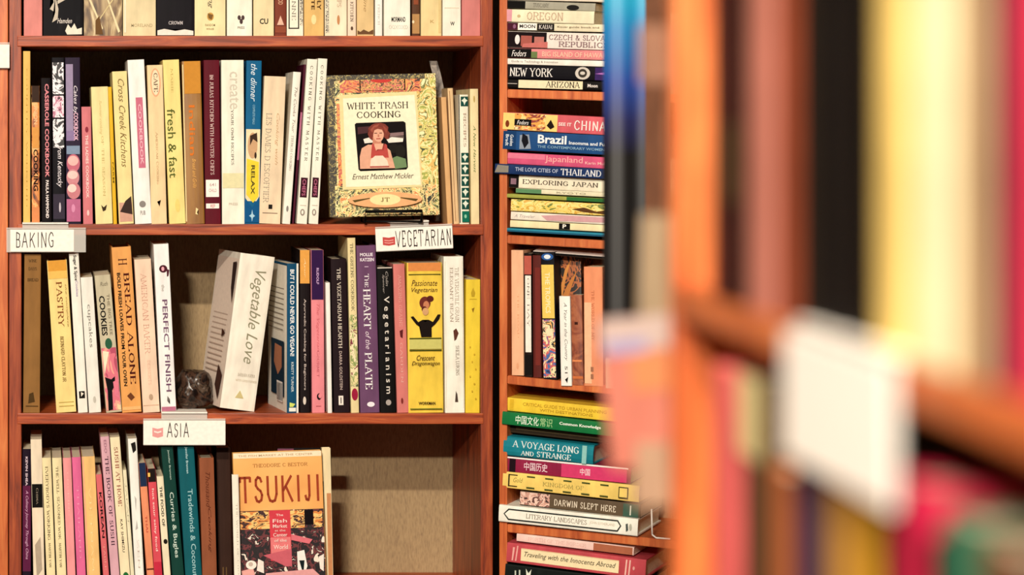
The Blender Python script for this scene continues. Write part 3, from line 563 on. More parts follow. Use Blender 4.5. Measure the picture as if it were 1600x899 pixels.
U3(468, 484, 391, 468.5, 485, '221519', 'dark brown book with orange top and white lettering', [R('e0a04c', .0, .205), T('Ayur', 'f4dca8', .05, .17, .4, .6, 'ital'), T('Ayurvedic Cooking for Beginners', 'cbbcb4', .3, .86, .35, .62), E('d8ccc0', .9, .95, .3, .6)], d=.18)
U3(485.5, 506, 391, 487.5, 507, 'e68a92', 'pink book with dark purple upper third', [R('2f1444', .0, .305), T('RUDOLF', 'c8a4d0', .11, .21, .42, .62, 'bold'), T('The Vegetarian', 'cf6a74', .33, .62, .35, .65, 'ital'), T('Gourmet', 'c2586a', .62, .78, .4, .62, 'light'), E('1c1014', .88, .92, .38, .72), E('e68a92', .882, .91, .5, .78), R('c86a72', .955, .96, .3, .7)], d=.18)
U3(508.5, 515, 442, 512, 520, 'f3efe8', 'thin white book next to the dark brown vegetarian one', [], d=.17, v=.004)
U3(516.5, 541, 405, 522, 547, '2c1820', 'dark aubergine book with small white title, left of the floral one', [T('THE VEGETARIAN HEARTH', 'e8dccc', .06, .58, .36, .62, 'serif', 'd', 'title'), T('DARRA GOLDSTEIN', 'c4b0a8', .6, .85, .4, .58), R('efe6dc', .89, .95, .3, .6, 'emblem'), R('2c1820', .9, .94, .42, .48)], hard=True, d=.19)
flw = pattern('garden_print', ['#3a4a2a', '#e4d49a', '#8a9a54', '#e9ddb0', '#7a2a34', '#d8c88c'], 55, 'noise', (1, 1, .6), .45, 2)
U3(542.5, 555, 372, 548.5, 561.5, 'e6d5a0', 'tall narrow cream book with garden print, left of the purple one', [T('THE GREENS COOKBOOK', '6a6448', .03, .42, .3, .7, 'serif'), R(flw, .44, .85, .05, .95), E('9a1c3c', .86, .93, .1, .9)], d=.17)
U3(556.5, 587, 384, 563, 593, '6a4668', 'tall muted purple book with white letters HEART and PLATE', [H('MOLLIE', 'efe6ee', .045, .065, .18, .85, 'bold'), H('KATZEN', 'efe6ee', .075, .095, .18, .9, 'bold'), R('c8b0c8', .125, .13, .4, .6), T('The', 'f0e8ee', .17, .25, .38, .62, 'serif'), T('HEART', 'f6f0f2', .26, .5, .28, .68, 'serif', 'd', 'title'), T('of the', 'e4d4e0', .515, .62, .36, .62, 'ital'), T('PLATE', 'f6f0f2', .64, .86, .28, .68, 'serif', 'd', 'title'), E('f0e8ee', .935, .965, .35, .75)], hard=True, d=.2)
U3(588.5, 612.5, 418, 594.5, 619.5, '12100f', 'black book with wide spaced white letters Vegetarianism', [T('Colin', 'a8a09a', .03, .13, .55, .72, 'ital'), T('Spencer', 'a8a09a', .05, .18, .32, .48, 'ital'), T('V e g e t a r i a n i s m', 'ddd6cc', .2, .87, .3, .75, 'sans', 'd', 'title'), E('a8a09a', .91, .95, .35, .7), R('c8c0b4', .0, .008)], hard=True, d=.18)
U3(614, 634, 413, 620.5, 637, 'd27a74', 'salmon pink book left of the wide yellow vegetarian book', [T('AMAZING GRAINS', 'ecb0a4', .07, .42, .38, .68, 'light'), G('5a1c20', [(.4, .45), (.7, .44), (.65, .5), (.45, .49)]), T('GARDEN', 'f0c0b4', .53, .8, .4, .62, 'light'), E('7a2c28', .9, .94, .35, .55)], d=.18)
pv = U3(635.5, 691, 411, 638, 692.5, 'edcb4c', 'wide yellow book with cartoon of a cook raising both arms', [
   R('d98a4a', .0, .055), R('4a4a14', .075, .082, .04, .96), H('Passionate', '5a3a1a', .115, .155, .12, .86, 'ital', 'title'), H('Vegetarian', '5a3a1a', .165, .205, .12, .86, 'ital', 'title'),
   E('6a2c24', .225, .31, .34, .66), E('c8805c', .255, .31, .45, .62), E('54201c', .22, .26, .55, .75), E('5a241e', .29, .33, .40, .56), E('d0a070', .3, .35, .42, .6),
   G('231712', [(.08, .36), (.16, .355), (.3, .395), (.42, .38), (.5, .395), (.6, .38), (.72, .395), (.86, .345), (.94, .345), (.9, .375), (.78, .41), (.68, .43), (.68, .495), (.38, .495), (.36, .43), (.24, .41)]),
   R('3a4a14', .50, .507, .04, .96), R('c9c470', .51, .575, .04, .96), R('3a4a14', .58, .587, .04, .96), H('Crescent', '4a3214', .615, .65, .24, .76, 'ital', 'author_name'), H('Dragonwagon', '4a3214', .655, .69, .1, .9, 'ital', 'author_name'), H('WORKMAN', '3a2c10', .925, .945, .28, .76, 'bold'), R('5a6a20', .97, .977, .04, .96)], d=.2, rnd=.0015)
U3(693, 726, 401, 695.5, 724, 'f6f0e2', 'broad white book with two lines of grey lettering', [R('d8ccb4', .03, .97, .05, .07), R('d8ccb4', .03, .97, .93, .95), T('THE VERSATILE GRAIN', 'a08878', .07, .42, .56, .76, 'light', 'd', 'title'), T('ELEGANT BEAN', 'a08878', .07, .42, .3, .46, 'light', 'd', 'title'), G('5a3428', [(.45, .475), (.6, .46), (.72, .49), (.6, .53), (.5, .54)]), T('SHEILA LUKINS', '8a7c70', .57, .76, .56, .74, 'light'), G('4a3c34', [(.55, .86), (.62, .88), (.66, .93), (.5, .93)])], d=.18)
U3(728, 750, 437, 727, 750, 'e8cb3e', 'bright yellow book at the right end of the middle shelf', [G('b89a28', [(.35, .1), (.5, .06), (.65, .1), (.6, .13), (.4, .13)]), R('b89a28', .145, .15, .25, .75), G('8a6a1c', [(.4, .22), (.6, .21), (.5, .25)])]+[E('c2a02c', .5+.055*k, .515+.055*k, (.25, .55, .4, .65)[k % 4], (.36, .67, .5, .76)[k % 4]) for k in range(8)], d=.17)

# ================================================================== bottom shelf in view
YB = 941.0
def U4(xt0, xt1, yt, x90, x91, cov, label, items=(), **k):
    # x at pixel row 899 extended down to the shelf top
    f = (YB-yt)/(899-yt); k.setdefault('group', G4)
    return UB(MAIN, xt0, xt1, yt, xt0+(x90-xt0)*f, xt1+(x91-xt1)*f, S4, cov, label, items, **k)
U4(35, 46.5, 702, 35, 50, '2a1830', 'dark maroon and purple book at the left end of the bottom shelf', [R('5a1c40', .24, .8), T('KEVIN SHEA', 'd8c4d0', .05, .24, .35, .62, 'bold'), T('A Culinary Journey Through China', 'd9a8c8', .27, .72, .3, .7, 'ital')], d=.17)
U4(47.5, 63.5, 687, 52, 71, 'ecdcc2', 'beige book with black block halfway down its spine', [R('15110f', .275, .42), T('China', 'bfae98', .3, .4, .4, .6, 'light'), G('b0a08c', [(.2, .65), (.7, .6), (.8, .8), (.3, .85)])], d=.18)
U4(65.5, 79.5, 716, 72.5, 87, 'efdfae', 'cream book with title EVERYBODYS WOKKING', [T('EVERYBODYS WOKKING', '5a4a30', .06, .57, .3, .62, 'serif', 'd', 'title'), T('MARTIN YAN', '6a5a3c', .59, .76, .35, .6, 'serif')], d=.18)
U4(81, 96.5, 716, 88.5, 103.5, 'efe0b0', 'cream book with title THE WELL SEASONED WOK', [T('THE WELL-SEASONED WOK', '6a5a3c', .06, .57, .35, .62, 'serif', 'd', 'title'), T('MARTIN YAN', '6a5a3c', .59, .76, .35, .6, 'serif')], d=.18)
U4(98, 111, 716, 105, 118.5, 'ee9a9c', 'light coral pink book, left one of two pinks on the bottom shelf', [T('COOKING', 'f6c0b8', .1, .4, .4, .6, 'light')], d=.18)
U4(112, 126, 715, 120, 134.5, 'e0699a', 'hot pink book beside the coral one on the bottom shelf', [T('THAILAND', 'f0a0c0', .2, .7, .38, .62, 'light')], d=.18)
U4(127.5, 146, 714, 136, 158, 'efc27c', 'apricot yellow book, widest of the pale run at bottom left', [T('VIETNAM', 'f6dca0', .2, .8, .4, .6, 'light'), R('f0a890', .0, .95, .04, .12)], d=.18)
U4(149.5, 158.5, 742, 161, 171, 'd9696f', 'coral book with black lettered block, in front of the sushi books', [T('KOREAN', '1c1012', .14, .5, .3, .75, 'bold'), T('TABLE', 'f0b8a8', .55, .75, .35, .7, 'light')], d=.16)
U4(156.5, 170.5, 683, 173, 187, 'd8a8b4', 'mauve book with dark lettering SUSHI, tall and tattered', [T('THE BOOK OF SUSHI', '4a2c3c', .12, .66, .32, .74, 'serif', 'd', 'title'), T('EDO', '9a6a7c', .02, .1, .35, .65)], d=.18)
U4(171.5, 189.5, 684, 188, 202, 'f1e3bc', 'cream book with red brown lettering SUSHI AT HOME', [T('SUSHI AT HOME', '9a4a3c', .06, .42, .32, .72, 'serif', 'd', 'title'), T('KAY SHIMIZU', '4a3a30', .5, .7, .4, .65), E('1f6a34', .82, .9, .2, .9)], d=.18)
U4(191.5, 198, 735, 204, 210, 'e9e2c0', 'thin pale yellow green book between cream and white ones', [T('JAPAN', 'a8a080', .1, .4, .3, .7, 'light')], d=.16)
U4(199.5, 213, 686, 211, 226, 'f5f2ea', 'white book with ink splashes, tall on the bottom shelf', [G('2a2422', [(.3, .03), (.8, .02), (.9, .07), (.5, .09)]), G('b8b4b0', [(.4, .35), (.6, .37), (.45, .45)]), G('b8b4b0', [(.5, .5), (.3, .56), (.6, .55)]), T('ZEN', 'c8b4a8', .62, .8, .4, .6, 'light'), R('dcdcd4', .0, 1, .86, .97)], d=.18)
U4(216, 229, 724, 229.5, 240, 'e8926a', 'orange book with navy blue top', [R('1b2c4c', .0, .17), T('THAI', 'c04a3c', .38, .5, .35, .65), R('5a2418', .76, .77)], d=.16)
U4(230, 242, 733, 241, 254.5, 'd94f5c', 'red pink book with white lowercase hot food lettering', [R('2a1c1a', .0, .1), R('f0c060', .03, .06, .0, .3), T('hot sour salty food', 'f4dcd4', .15, .62, .32, .66, 'sans'), R('c42c44', .7, .95, .03, .97)], d=.17)
U4(244.5, 253.5, 745, 256, 268, 'efe4c4', 'thin cream book with black title THE FOOD OF', [T('THE FOOD OF', '1c1814', .08, .4, .3, .7, 'bold'), E('2a2420', .5, .54, .3, .9)], d=.16)
U4(251, 273, 697, 269, 286, '0e3c34', 'dark green book with thin white letters, under the ASIA tag', [T('Jennifer Brennan', 'b8d0c4', .03, .22, .5, .68), T('Curries & Bugles', 'c8dcd0', .3, .72, .28, .72, 'sans', 'd', 'title')], hard=True, d=.19)
U4(277, 306, 697, 289.5, 313.5, '0d5a64', 'teal blue book with pale lettering, right of the dark green one', [T('Jennifer Brennan', 'b8dce0', .01, .18, .42, .6), T('Tradewinds & Coconuts', '9cc8cc', .28, .86, .45, .75, 'sans', 'd', 'title')], hard=True, d=.19)
U4(311, 335, 716, 316, 338.5, '8f5236', 'reddish brown book with dark script, right of the teal one', [T('Thousand', '5a2818', .1, .35, .4, .7, 'ital'), T('Cooking', '5a2818', .35, .66, .45, .72, 'ital')], hard=True, d=.19)
U4(338, 361, 700, 341, 362, '38231b', 'dark brown book set back in shadow beside the face-out red cover', [R('6a5030', .8, .95, .3, .4), R('6a5030', .8, .95, .55, .62)], d=.17, v=.05)
crowd = pattern('market_crowd', ['#140a10', '#2a1420', '#1a0e16', '#6a2c30', '#1c1018', '#efe0d0'], 58, 'noise', (1, 1, 1), .4, 1.6)
lant = pattern('lantern_rows', ['#3a1a14', '#d9843c', '#f2c878', '#3a1418', '#efb060'], 70, 'noise', (.7, 1, 1.8), .4, 1.0)
ts = [R(pattern('amber_sky', ['#e59a50', '#eeb060', '#f2bc70'], 10, 'noise', (1, 1, 1), .4, .2, False), .0, .395, .005, .995), R('f6e4c4', .0, .035, .005, .995),
  H('THE FISH MARKET AT THE CENTER', 'b89a78', .012, .026, .06, .9), H('THEODORE C BESTOR', 'a8703a', .075, .1, .22, .84, 'serif', 'author_name'),
  H('TSUKIJI', '9c3f26', .155, .345, .055, .955, 'tall', 'title'), R(crowd, .395, 1, .005, .995), R(lant, .40, .52, .03, .4), R(lant, .40, .52, .62, .78), R(lant, .41, .52, .88, .98),
  R('1a0c12', .40, .5, .78, .88), R('d0404c', .395, .74, .385, .62, 'red_banner'), R('e07a7c', .58, .72, .39, .615, 'red_banner'), G('c8606c', [(.3, .7), (.62, .66), (.62, .78), (.55, .78)]),
  H('The', 'f6d8d0', .42, .435, .46, .54), H('Fish', 'f6d8d0', .455, .48, .42, .58), H('Market', 'f6d8d0', .49, .515, .42, .58), H('at the', 'f0c8c0', .525, .54, .44, .56), H('Center', 'f6d8d0', .55, .575, .42, .58), H('of the', 'f6d8d0', .59, .61, .43, .57), H('World', 'f6d8d0', .63, .66, .42, .58),
  G('d9707a', [(.62, .56), (.86, .6), (.82, .63), (.62, .60)]), G('e8a8a0', [(.05, .8), (.18, .78), (.2, .84), (.06, .86)]), E('f2ece0', .73, .79, .1, .22), E('c8b4a8', .74, .77, .13, .18), G('efe4da', [(.24, .72), (.3, .74), (.3, .82), (.22, .8)]),
  G('f2ece4', [(.68, .68), (.76, .67), (.79, .78), (.74, .86), (.68, .8)]), G('1a2c30', [(.7, .74), (.76, .74), (.74, .84)]), G('efe4da', [(.92, .72), (.98, .70), (.97, .82), (.93, .8)]), G('e0a0a0', [(.32, .82), (.85, .80), (.95, .86), (.3, .88)]), G('f0e8e0', [(.2, .92), (.4, .9), (.45, .96), (.2, .97)]), G('5a3048', [(.5, .9), (.9, .88), (.95, .97), (.5, .97)])]
faceout(MAIN, 372, 511, 711, S4+.004, .02, 'eeb060', 'face-out amber and dark cover with the big word TSUKIJI, bottom shelf', ts, .03, -.008, roll=-.035)
U4(362, 370.5, 742, 366, 378, 'f4ecdc', 'thin white book tucked against the left of the TSUKIJI cover', [T('THE WORLD OF COOKING', 'a8a090', .22, .9, .5, .75, 'light')], d=.006, v=-.022)
ub = faceout(MAIN, 434, 518, 703, S4+.002, .012, '181014', 'dark book standing face-out behind the TSUKIJI cover, top edge showing', [R('7a4458', .0, .04, .0, .3)], .02, .030)
faceout(MAIN, 508, 521.5, 702, S4+.002, .014, 'eedcb0', 'cream page edge of a book behind the right of TSUKIJI cover', [R('c88a5c', .3, .99, .45, .95), R('3a4436', .22, .5, .0, .12)], .02, .0135, roll=-.02)

# ================================================================== shelf tags in clear holders
clear = bpy.data.materials.new('clear_acrylic'); clear.use_nodes = True
b_ = clear.node_tree.nodes['Principled BSDF']; b_.inputs['Base Color'].default_value = (.9, .88, .82, 1); b_.inputs['Roughness'].default_value = .15; b_.inputs['Alpha'].default_value = .38; b_.inputs['IOR'].default_value = 1.45
def shelf_tag(x0, x1, y0, y1, shelf_z, label, items, card=(.0, 1.0), lip=None, roll=0, yoff=-.010, group='hand lettered shelf tags'):
    w_, h_ = (x1-x0)/1000*.9955, (y1-y0)/1000*.9955
    X = (x0-VX)*(4.2+yoff)/F; Z = (VY-y1)*(4.2+yoff)/F
    r = empty('shelf_tag', (X, 4.2+yoff, Z), (0, roll, 0)); tag(r, label, 'shelf tag', group)
    box('holder', 0, w_, .0012, .0026, 0, h_, clear, r, bev=.0004)
    box('card', w_*card[0], w_*card[1], 0, .0010, .001, h_-.001, CARD, r, bev=.0002)
    box('holder_lip', 0, w_, -.0012, .0024, h_+.0002, h_+.0022, clear, r, bev=.0003)
    if lip:
        top = shelf_z-Z+.0006
        box('shelf_clip', w_*lip[0], w_*lip[1], -.001, .05, top, top+.0022, CARD, r, bev=.0004)
        box('clip_stem', w_*lip[0], w_*lip[1], .003, .0044, h_*.5, top-.0002, clear, r, bev=.0003)
    marks(r, w_*(card[1]-card[0]), h_, items, 0, ox=w_*card[0])
INK = '3c3838'
shelf_tag(10, 134.5, 358, 394.5, S2, 'hand lettered BAKING shelf tag in a clear holder at far left', [H('BAKING', INK, .12, .82, .09, .68, 'hand')], (.05, .85), (.2, .78))
shelf_tag(588, 708.5, 357, 394, S2, 'tilted hand lettered VEGETARIAN shelf tag with small red book stamp', [G('c24a48', [(.09, .38), (.17, .42), (.25, .38), (.25, .72), (.17, .76), (.09, .72)], 'book_stamp'), G('e8a49c', [(.11, .5), (.17, .53), (.23, .5), (.23, .54), (.17, .57), (.11, .54)], 'stamp_line'), G('e8a49c', [(.11, .6), (.17, .63), (.23, .6), (.23, .64), (.17, .67), (.11, .64)], 'stamp_line'), H('VEGETARIAN', '201c1c', .12, .86, .255, .975, 'hand')], (0, 1), (.2, .7), roll=-.045)
shelf_tag(224, 352.5, 656.5, 696.5, S3, 'hand lettered ASIA shelf tag with faint pink book stamp', [G('e29a98', [(.11, .3), (.175, .35), (.24, .3), (.24, .64), (.175, .7), (.11, .64)], 'book_stamp'), G('f6e4dc', [(.13, .42), (.175, .46), (.22, .42), (.22, .48), (.175, .52), (.13, .48)], 'stamp_line'), H('ASIA', INK, .1, .7, .285, .555, 'hand')], (0, 1), (.22, .78))
shelf_tag(-90, 15, 68.5, 107, .118, 'blank white shelf tag cut off by the left edge of the photo', [], (0, 1), (.2, .8), yoff=-.014)

# ================================================================== travel bookcase: stacks lying flat
GS = ['top stack of travel guides', 'second stack of travel guides', 'upright travel books', 'third stack of travel books', 'lowest stack of travel books']
def HH(g, *a, **k): k['group'] = GS[g]; return HB(CB, *a, **k)
HH(0, 792, -14, 0, 985, -10, 'e8dcc8', 'grey white book cut by the top edge of the photo', [])
HH(0, 792, .5, 13, 930, 5, 'a8a595', 'grey book with black left end, second of the top stack', [R('151313', .02, .98, .0, .21), H('TUSCANY', '6a665a', .2, .75, .3, .48, 'serif'), E('2a2826', .3, .98, .68, .82)])
HH(0, 788.5, 14, 34, 928, 17.5, 'ece6c6', 'cream guide with pale letters OREGON and pink left end', [R('dc9ca8', .02, .98, .005, .08), E('c8b088', .4, .65, .14, .18), H('OREGON', 'c8ae94', .16, .82, .25, .66, 'serif', 'title')], v=.001)
HH(0, 793, 35, 47, 985, 39, 'e9dfc0', 'cream guide with maroon end and small black label', [R('47182c', .02, .98, .0, .085), E('8a5a78', .2, .8, .045, .07), R('fbf6ee', .04, .96, .09, .24), H('MOON', '1a1616', .2, .7, .1, .23, 'bold'), R('181414', .04, .96, .245, .385), H('KAUAI', 'efe8e0', .2, .8, .26, .37, 'serif'), H('Kauai guide book and', '8c7c66', .3, .6, .41, .75)])
HH(0, 793, 48.5, 74, 985, 53.5, 'efe4da', 'thick guide with photo end and lettering REPUBLICS', [R('241418', .02, .98, .0, .32), E('efe6e4', .2, .8, .06, .1), R('a85a50', .25, .9, .11, .2), R('b8726a', .3, .8, .22, .3), G('c8706a', [(.12, .98), (.13, .75), (.33, .6), (.33, .98)]), H('CZECH & SLOVAK', '8f7478', .12, .46, .34, .84, 'serif', 'title'), H('REPUBLICS', '8f7478', .54, .88, .42, .82, 'serif', 'title')])
HH(0, 792, 75, 90, 985, 80, 'e08a8c', 'pink guide with black end and white script', [R('161214', .02, .98, .0, .2), H('Fodors', 'f6f0ee', .2, .85, .04, .16, 'ital'), R('6a7c4c', .3, .98, .2, .25), H('BIG ISLAND OF HAWAII', 'f2c4ac', .25, .8, .29, .8, 'sans', 'title'), R('d070a8', .04, .96, .8, .97)])
HH(0, 791.5, 91, 100.5, 985, 96, 'f4eee4', 'thin white guide on top of the NEW YORK book', [H('Guide to Technology & Innovation', '8a8078', .25, .75, .04, .42)])
HH(0, 790.5, 101, 122.5, 985, 106, '14101a', 'black guide with large white letters NEW YORK', [H('NEW YORK', 'f4efea', .18, .84, .03, .38, 'serif', 'title'), E('cfc8be', .02, .95, .56, .68), E('3a342e', .16, .8, .585, .655), E('cfc8be', .35, .6, .6, .64), R('3a2460', .04, .96, .72, .97), G('b070c0', [(.72, .5), (.84, .3), (.84, .6)])])
HH(0, 791, 123.5, 137.5, 985, 128.5, '17120f', 'black guide with cream panel lettered ARIZONA, bottom of top stack', [R('efe2bc', .04, .96, .1, .62), H('ARIZONA', '2c241c', .1, .85, .32, .6, 'serif', 'title'), H('Moon', 'e8e0da', .3, .7, .66, .74, 'bold'), R('c8c0b8', .45, .52, .0, .09)])
swirl = pattern('china_swirl', ['#d9442c', '#f0d484', '#e8a040', '#8a2418', '#f4e4a8'], 24, 'noise', (1, 1, 2), .45, 3)
HH(1, 785.5, 175, 202.5, 990, 185.5, 'd4606a', 'rose red guide lettered CHINA with swirling orange end', [R('f0d27c', .02, .98, .0, .42), R(swirl, .04, .96, .09, .33), E('7a3418', .45, .85, .02, .05), R('0e0c0c', .35, .72, .09, .22), H('Fodors', 'f4f0ec', .42, .66, .11, .2, 'ital'), G('2c1c12', [(.34, .65), (.37, .3), (.40, .7), (.37, .85)]), H('SEE IT', 'f4dcd8', .42, .62, .43, .53, 'bold'), H('CHINA', 'f6ece6', .25, .82, .55, .79, 'tall', 'title')], v=.0)
HH(1, 785.5, 203.5, 233.5, 990, 214, '1d4a80', 'blue guide lettered Brazil with dancing figure', [R('143a68', .02, .98, .0, .1), T('Bradt', 'e8f0f4', .2, .8, .02, .045), T('Guides', 'e8f0f4', .2, .8, .055, .08), G('8c98a8', [(.13, .2), (.2, .15), (.22, .9), (.13, .95)]), G('1a1c28', [(.15, .1), (.19, .25), (.2, .6), (.17, .9), (.145, .5)]), H('Brazil', 'eef2f4', .12, .58, .27, .49, 'bold', 'title'), H('Insomma and Fun', 'dfe8f0', .38, .56, .51, .8, 'bold'), H('THE CONTEMPORARY WOMENS', '8cb4d0', .68, .82, .27, .8)], v=.0)
HH(1, 793, 238, 256, 990, 248, 'd4567c', 'bright pink book lettered Japanland', [R('e07a94', .04, .5, .0, .3), H('Japanland', 'f0a8a8', .1, .8, .3, .6, 'sans', 'title'), H('Karin Muller', 'f2c0bc', .45, .7, .62, .82)])
HH(1, 773, 255.5, 271, 990, 266.5, '17305e', 'navy blue book jutting out left, lettered THAILAND', [G('8a8478', [(.0, .9), (.02, .1), (.1, .15), (.1, .85)]), H('THE LOVE CITIES OF', 'b8c4dc', .25, .65, .15, .46), H('THAILAND', 'eef0f4', .15, .85, .48, .77, 'serif', 'title')], v=-.008)
HH(1, 795, 272, 293, 990, 282, 'efe6cc', 'cream book with black end lettered EXPLORING JAPAN', [R('181412', .02, .98, .0, .08), R('8a6a78', .3, .75, .015, .06), H('EXPLORING JAPAN', '4a3c34', .32, .68, .11, .72, 'serif', 'title')])
HH(1, 806, 294, 301.5, 990, 303, 'e8e0c0', 'thin book, green at left and cream at right', [R('5a8a60', .04, .96, .0, .22), H('KYOTO', 'a09a80', .3, .7, .35, .6)])
HH(1, 790.5, 302.5, 309, 990, 312.5, 'a0a44c', 'very thin olive green book in the second stack', [R('2c6a34', .04, .96, .48, .97)], v=.001)
mapy = pattern('map_yellow', ['#6a7a2c', '#e8cc5c', '#f2e08c', '#d8a83c', '#f0d878'], 40, 'noise', (1, 1, 2), .45, 2)
HH(1, 798, 311, 329.5, 990, 321, mapy, 'yellow guide with green map print, lower part of second stack', [G('5a3a1c', [(.5, .6), (.6, .4), (.7, .7), (.85, .4), (.8, .9), (.6, .8)])])
HH(1, 798, 330.5, 343, 990, 341, 'ece4d4', 'white book with dusty pink title band in second stack', [H('A Traveler', 'a89a9c', .3, .7, .03, .2, 'ital'), G('d0a0a4', [(.25, .3), (.4, .1), (.97, .1), (.97, .7), (.3, .9)])])
HH(1, 797, 344, 355, 990, 354, 'efe2b4', 'cream book with small black and white logo', [R('181614', .05, .95, .4, .49), H('P', 'f0ece0', .2, .8, .43, .46, 'bold'), R('f4ca98', .3, .9, .84, .97)])
HH(1, 788, 356, 362, 990, 367, '2a86a0', 'thin teal blue book at the bottom of the second stack', [R('1b5470', .5, .96, .0, .97)], v=.001)

# upright travel books
def UC(*a, **k):
    *c, yb, cov, label, items = a; k['group'] = GS[2]
    return UB(CB, *c, 0, cov, label, items, yb=yb, **k)
UC(798.5, 817.5, 391, 799.5, 818.5, 586.5, 'eeb892', 'peach book, leftmost of the upright travel books', [T('THE ROAD', 'd8946c', .35, .7, .5, .65, 'light'), E('e0a27c', .9, .95, .4, .6)], d=.14)
UC(818.5, 831, 396, 819.5, 832, 589, '2c1c18', 'narrow book with red top and white title strip', [R('b85a4c', .02, .17), R('f2ece0', .18, .8, .15, .9), T('ONE DAY', '4a3c34', .2, .6, .4, .7, 'light'), R('1a1614', .82, .98)], d=.14)
UC(832, 844, 399, 833, 847.5, 590, '5c2420', 'dark reddish brown plain book between two travel guides', [R('742c26', .1, .9, .3, .9)], d=.15, v=.008)
coll = pattern('travel_collage', ['#1a2a5c', '#3a6aa8', '#c85a5c', '#efe0b0', '#1c1c2c', '#e8b060'], 60, 'noise', (1, 1, .8), .45, 2)
UC(844.5, 866, 394, 849, 870, 593, '171a28', 'guide with yellow title block above a blue photo collage', [E('2c5a9c', .01, .065, .05, .95), E('dfe8f0', .02, .055, .25, .75), R('e8c862', .1, .52, .04, .96), T('THE TROPICS', 'f6ecc4', .16, .48, .3, .66, 'sans', 'd', 'title'), R(coll, .53, .985, .04, .96), R('e9e0b8', .6, .66, .3, .8)], d=.045, v=.003)
frond = pattern('golden_frond', ['#1c0e0c', '#2a1410', '#a85c2c', '#2c1610', '#5a2c1c'], 16, 'noise', (1.5, 1, 1), .45, 4)
UC(871.5, 909, 398, 874.5, 909, 596, frond, 'dark book with golden fronds standing behind the small white one', [G('d08a48', [(.05, .3), (.3, .12), (.6, .03), (.35, .18), (.1, .4)]), G('c07a40', [(.1, .36), (.4, .24), (.85, .12), (.5, .3), (.15, .48)])], d=.08, v=.045)
ws = UC(873.5, 890.5, 463, 876.5, 893.5, 603, 'f7f2ea', 'short white book with handwritten style title', [T('A Year in the Country', '6a6464', .07, .72, .35, .72, 'ital', 'd', 'title'), T('51', '5a5450', .78, .86, .4, .65), G('1c1818', [(.4, .93), (.7, .9), (.6, .97)])], d=.02, v=-.004)
brick = pattern('brick_photo', ['#5a2418', '#8c4428', '#a8603c', '#6a2c1c'], 30, 'noise', (1, 1, 1), .45, 2, False)
UC(891.5, 910.5, 461, 894.5, 911, 602, brick, 'short brown photo covered book between white and peach spines', [R('3a1810', .3, .33, .3, .6), R('e08a58', .72, .74, .05, .9), R('c87040', .9, .93)], d=.035, v=.0)
UC(912, 941, 417, 913, 943, 603, 'e8956c', 'orange peach book at the right of the upright travel books', [R('f0bc94', .3, .98, .02, .4), T('THE WORLD OF MY', 'a85434', .2, .62, .4, .56, 'light'), R('9a6a50', .84, .88, .35, .5), R('9a6a50', .9, .94, .35, .5)], d=.14, v=.0)
UC(945, 968, 430, 946, 970, 607, 'd8c8a8', 'cream book mostly hidden behind the blurred near bookcase', [], d=.14, v=.0)
top_ = HB(CB, 833, 392, 397, 990, 404, 'ece4dc', 'white book lying across the tops of the upright travel books', [R('1a1414', .1, .9, .0, .98)], d=.14, v=.012, group=GS[2])
top_.rotation_euler.x = math.radians(6)

HH(3, 792, 621, 642, 1000, 642, 'ecc83c', 'bright yellow book on top of the third travel stack', [R('d8b02c', .1, .9, .02, .05), H('CRITICAL GUIDE TO URBAN PLANNING', 'b08c24', .25, .5, .12, .75), H('WITH DESTINATIONS', 'b08c24', .6, .8, .25, .65)], d=.15)
HH(3, 784, 643, 663, 1000, 667, '14713c', 'green book jutting out left with white characters', [H('中国文化', 'dff0dc', .15, .85, .1, .27, 'sans'), H('常识', '9cc88c', .15, .85, .28, .37, 'sans'), H('Common Knowledge', 'eef6ea', .3, .6, .42, .72, 'bold', 'title')], v=-.006, d=.15)
HH(3, 796, 664, 676, 1000, 687, '3a2e20', 'dark olive brown book recessed in the third stack', [R('5a4c34', .1, .5, .05, .7)], v=.02, d=.13)
HH(3, 787, 681, 712, 927, 696, '177c8c', 'thick teal book lettered A VOYAGE LONG AND STRANGE', [H('A VOYAGE LONG', 'e8f4f2', .14, .5, .1, .84, 'serif', 'title'), H('and STRANGE', 'e8f4f2', .58, .88, .2, .76, 'serif', 'title'), R('8cc4c0', .04, .96, .88, .93)], rnd=.006, hard=True, d=.15, v=.004)
HH(3, 790, 713, 737, 985, 732, '8c1f42', 'maroon and magenta book with small white characters', [R('f4eee8', .0, .1, .0, .98), R('d03c6c', .12, .98, .45, .97), R('2a1420', .12, .98, .03, .08), H('中国历史', 'f0d4dc', .25, .8, .15, .34, 'sans'), H('中国', 'f0d4dc', .3, .75, .6, .68, 'sans')], d=.15)
HH(3, 785, 736.5, 762, 998, 759.5, 'efcf70', 'yellow cream book with dashed dark border', [H('Gold', '8a8040', .3, .6, .08, .15, 'ital'), R('2c2a14', .12, .18, .045, .11), R('2c2a14', .82, .88, .045, .11), R('2c2a14', .12, .88, .042, .052)]+[R('3a4a20', .12, .2, .18+.135*k, .24+.135*k) for k in range(5)]+[R('3a4a20', .8, .88, .18+.135*k, .24+.135*k) for k in range(5)]+[H('KINGDOM OF', 'a8a058', .35, .6, .3, .6, 'light'), R('3a3a1c', .15, .85, .855, .925), R('efcf70', .22, .78, .862, .918)], d=.16, v=.0)
faces = pattern('old_faces', ['#3a2420', '#c89888', '#e8c4b4', '#5a342c', '#b0786c'], 50, 'noise', (1, 1, 1), .45, 2)
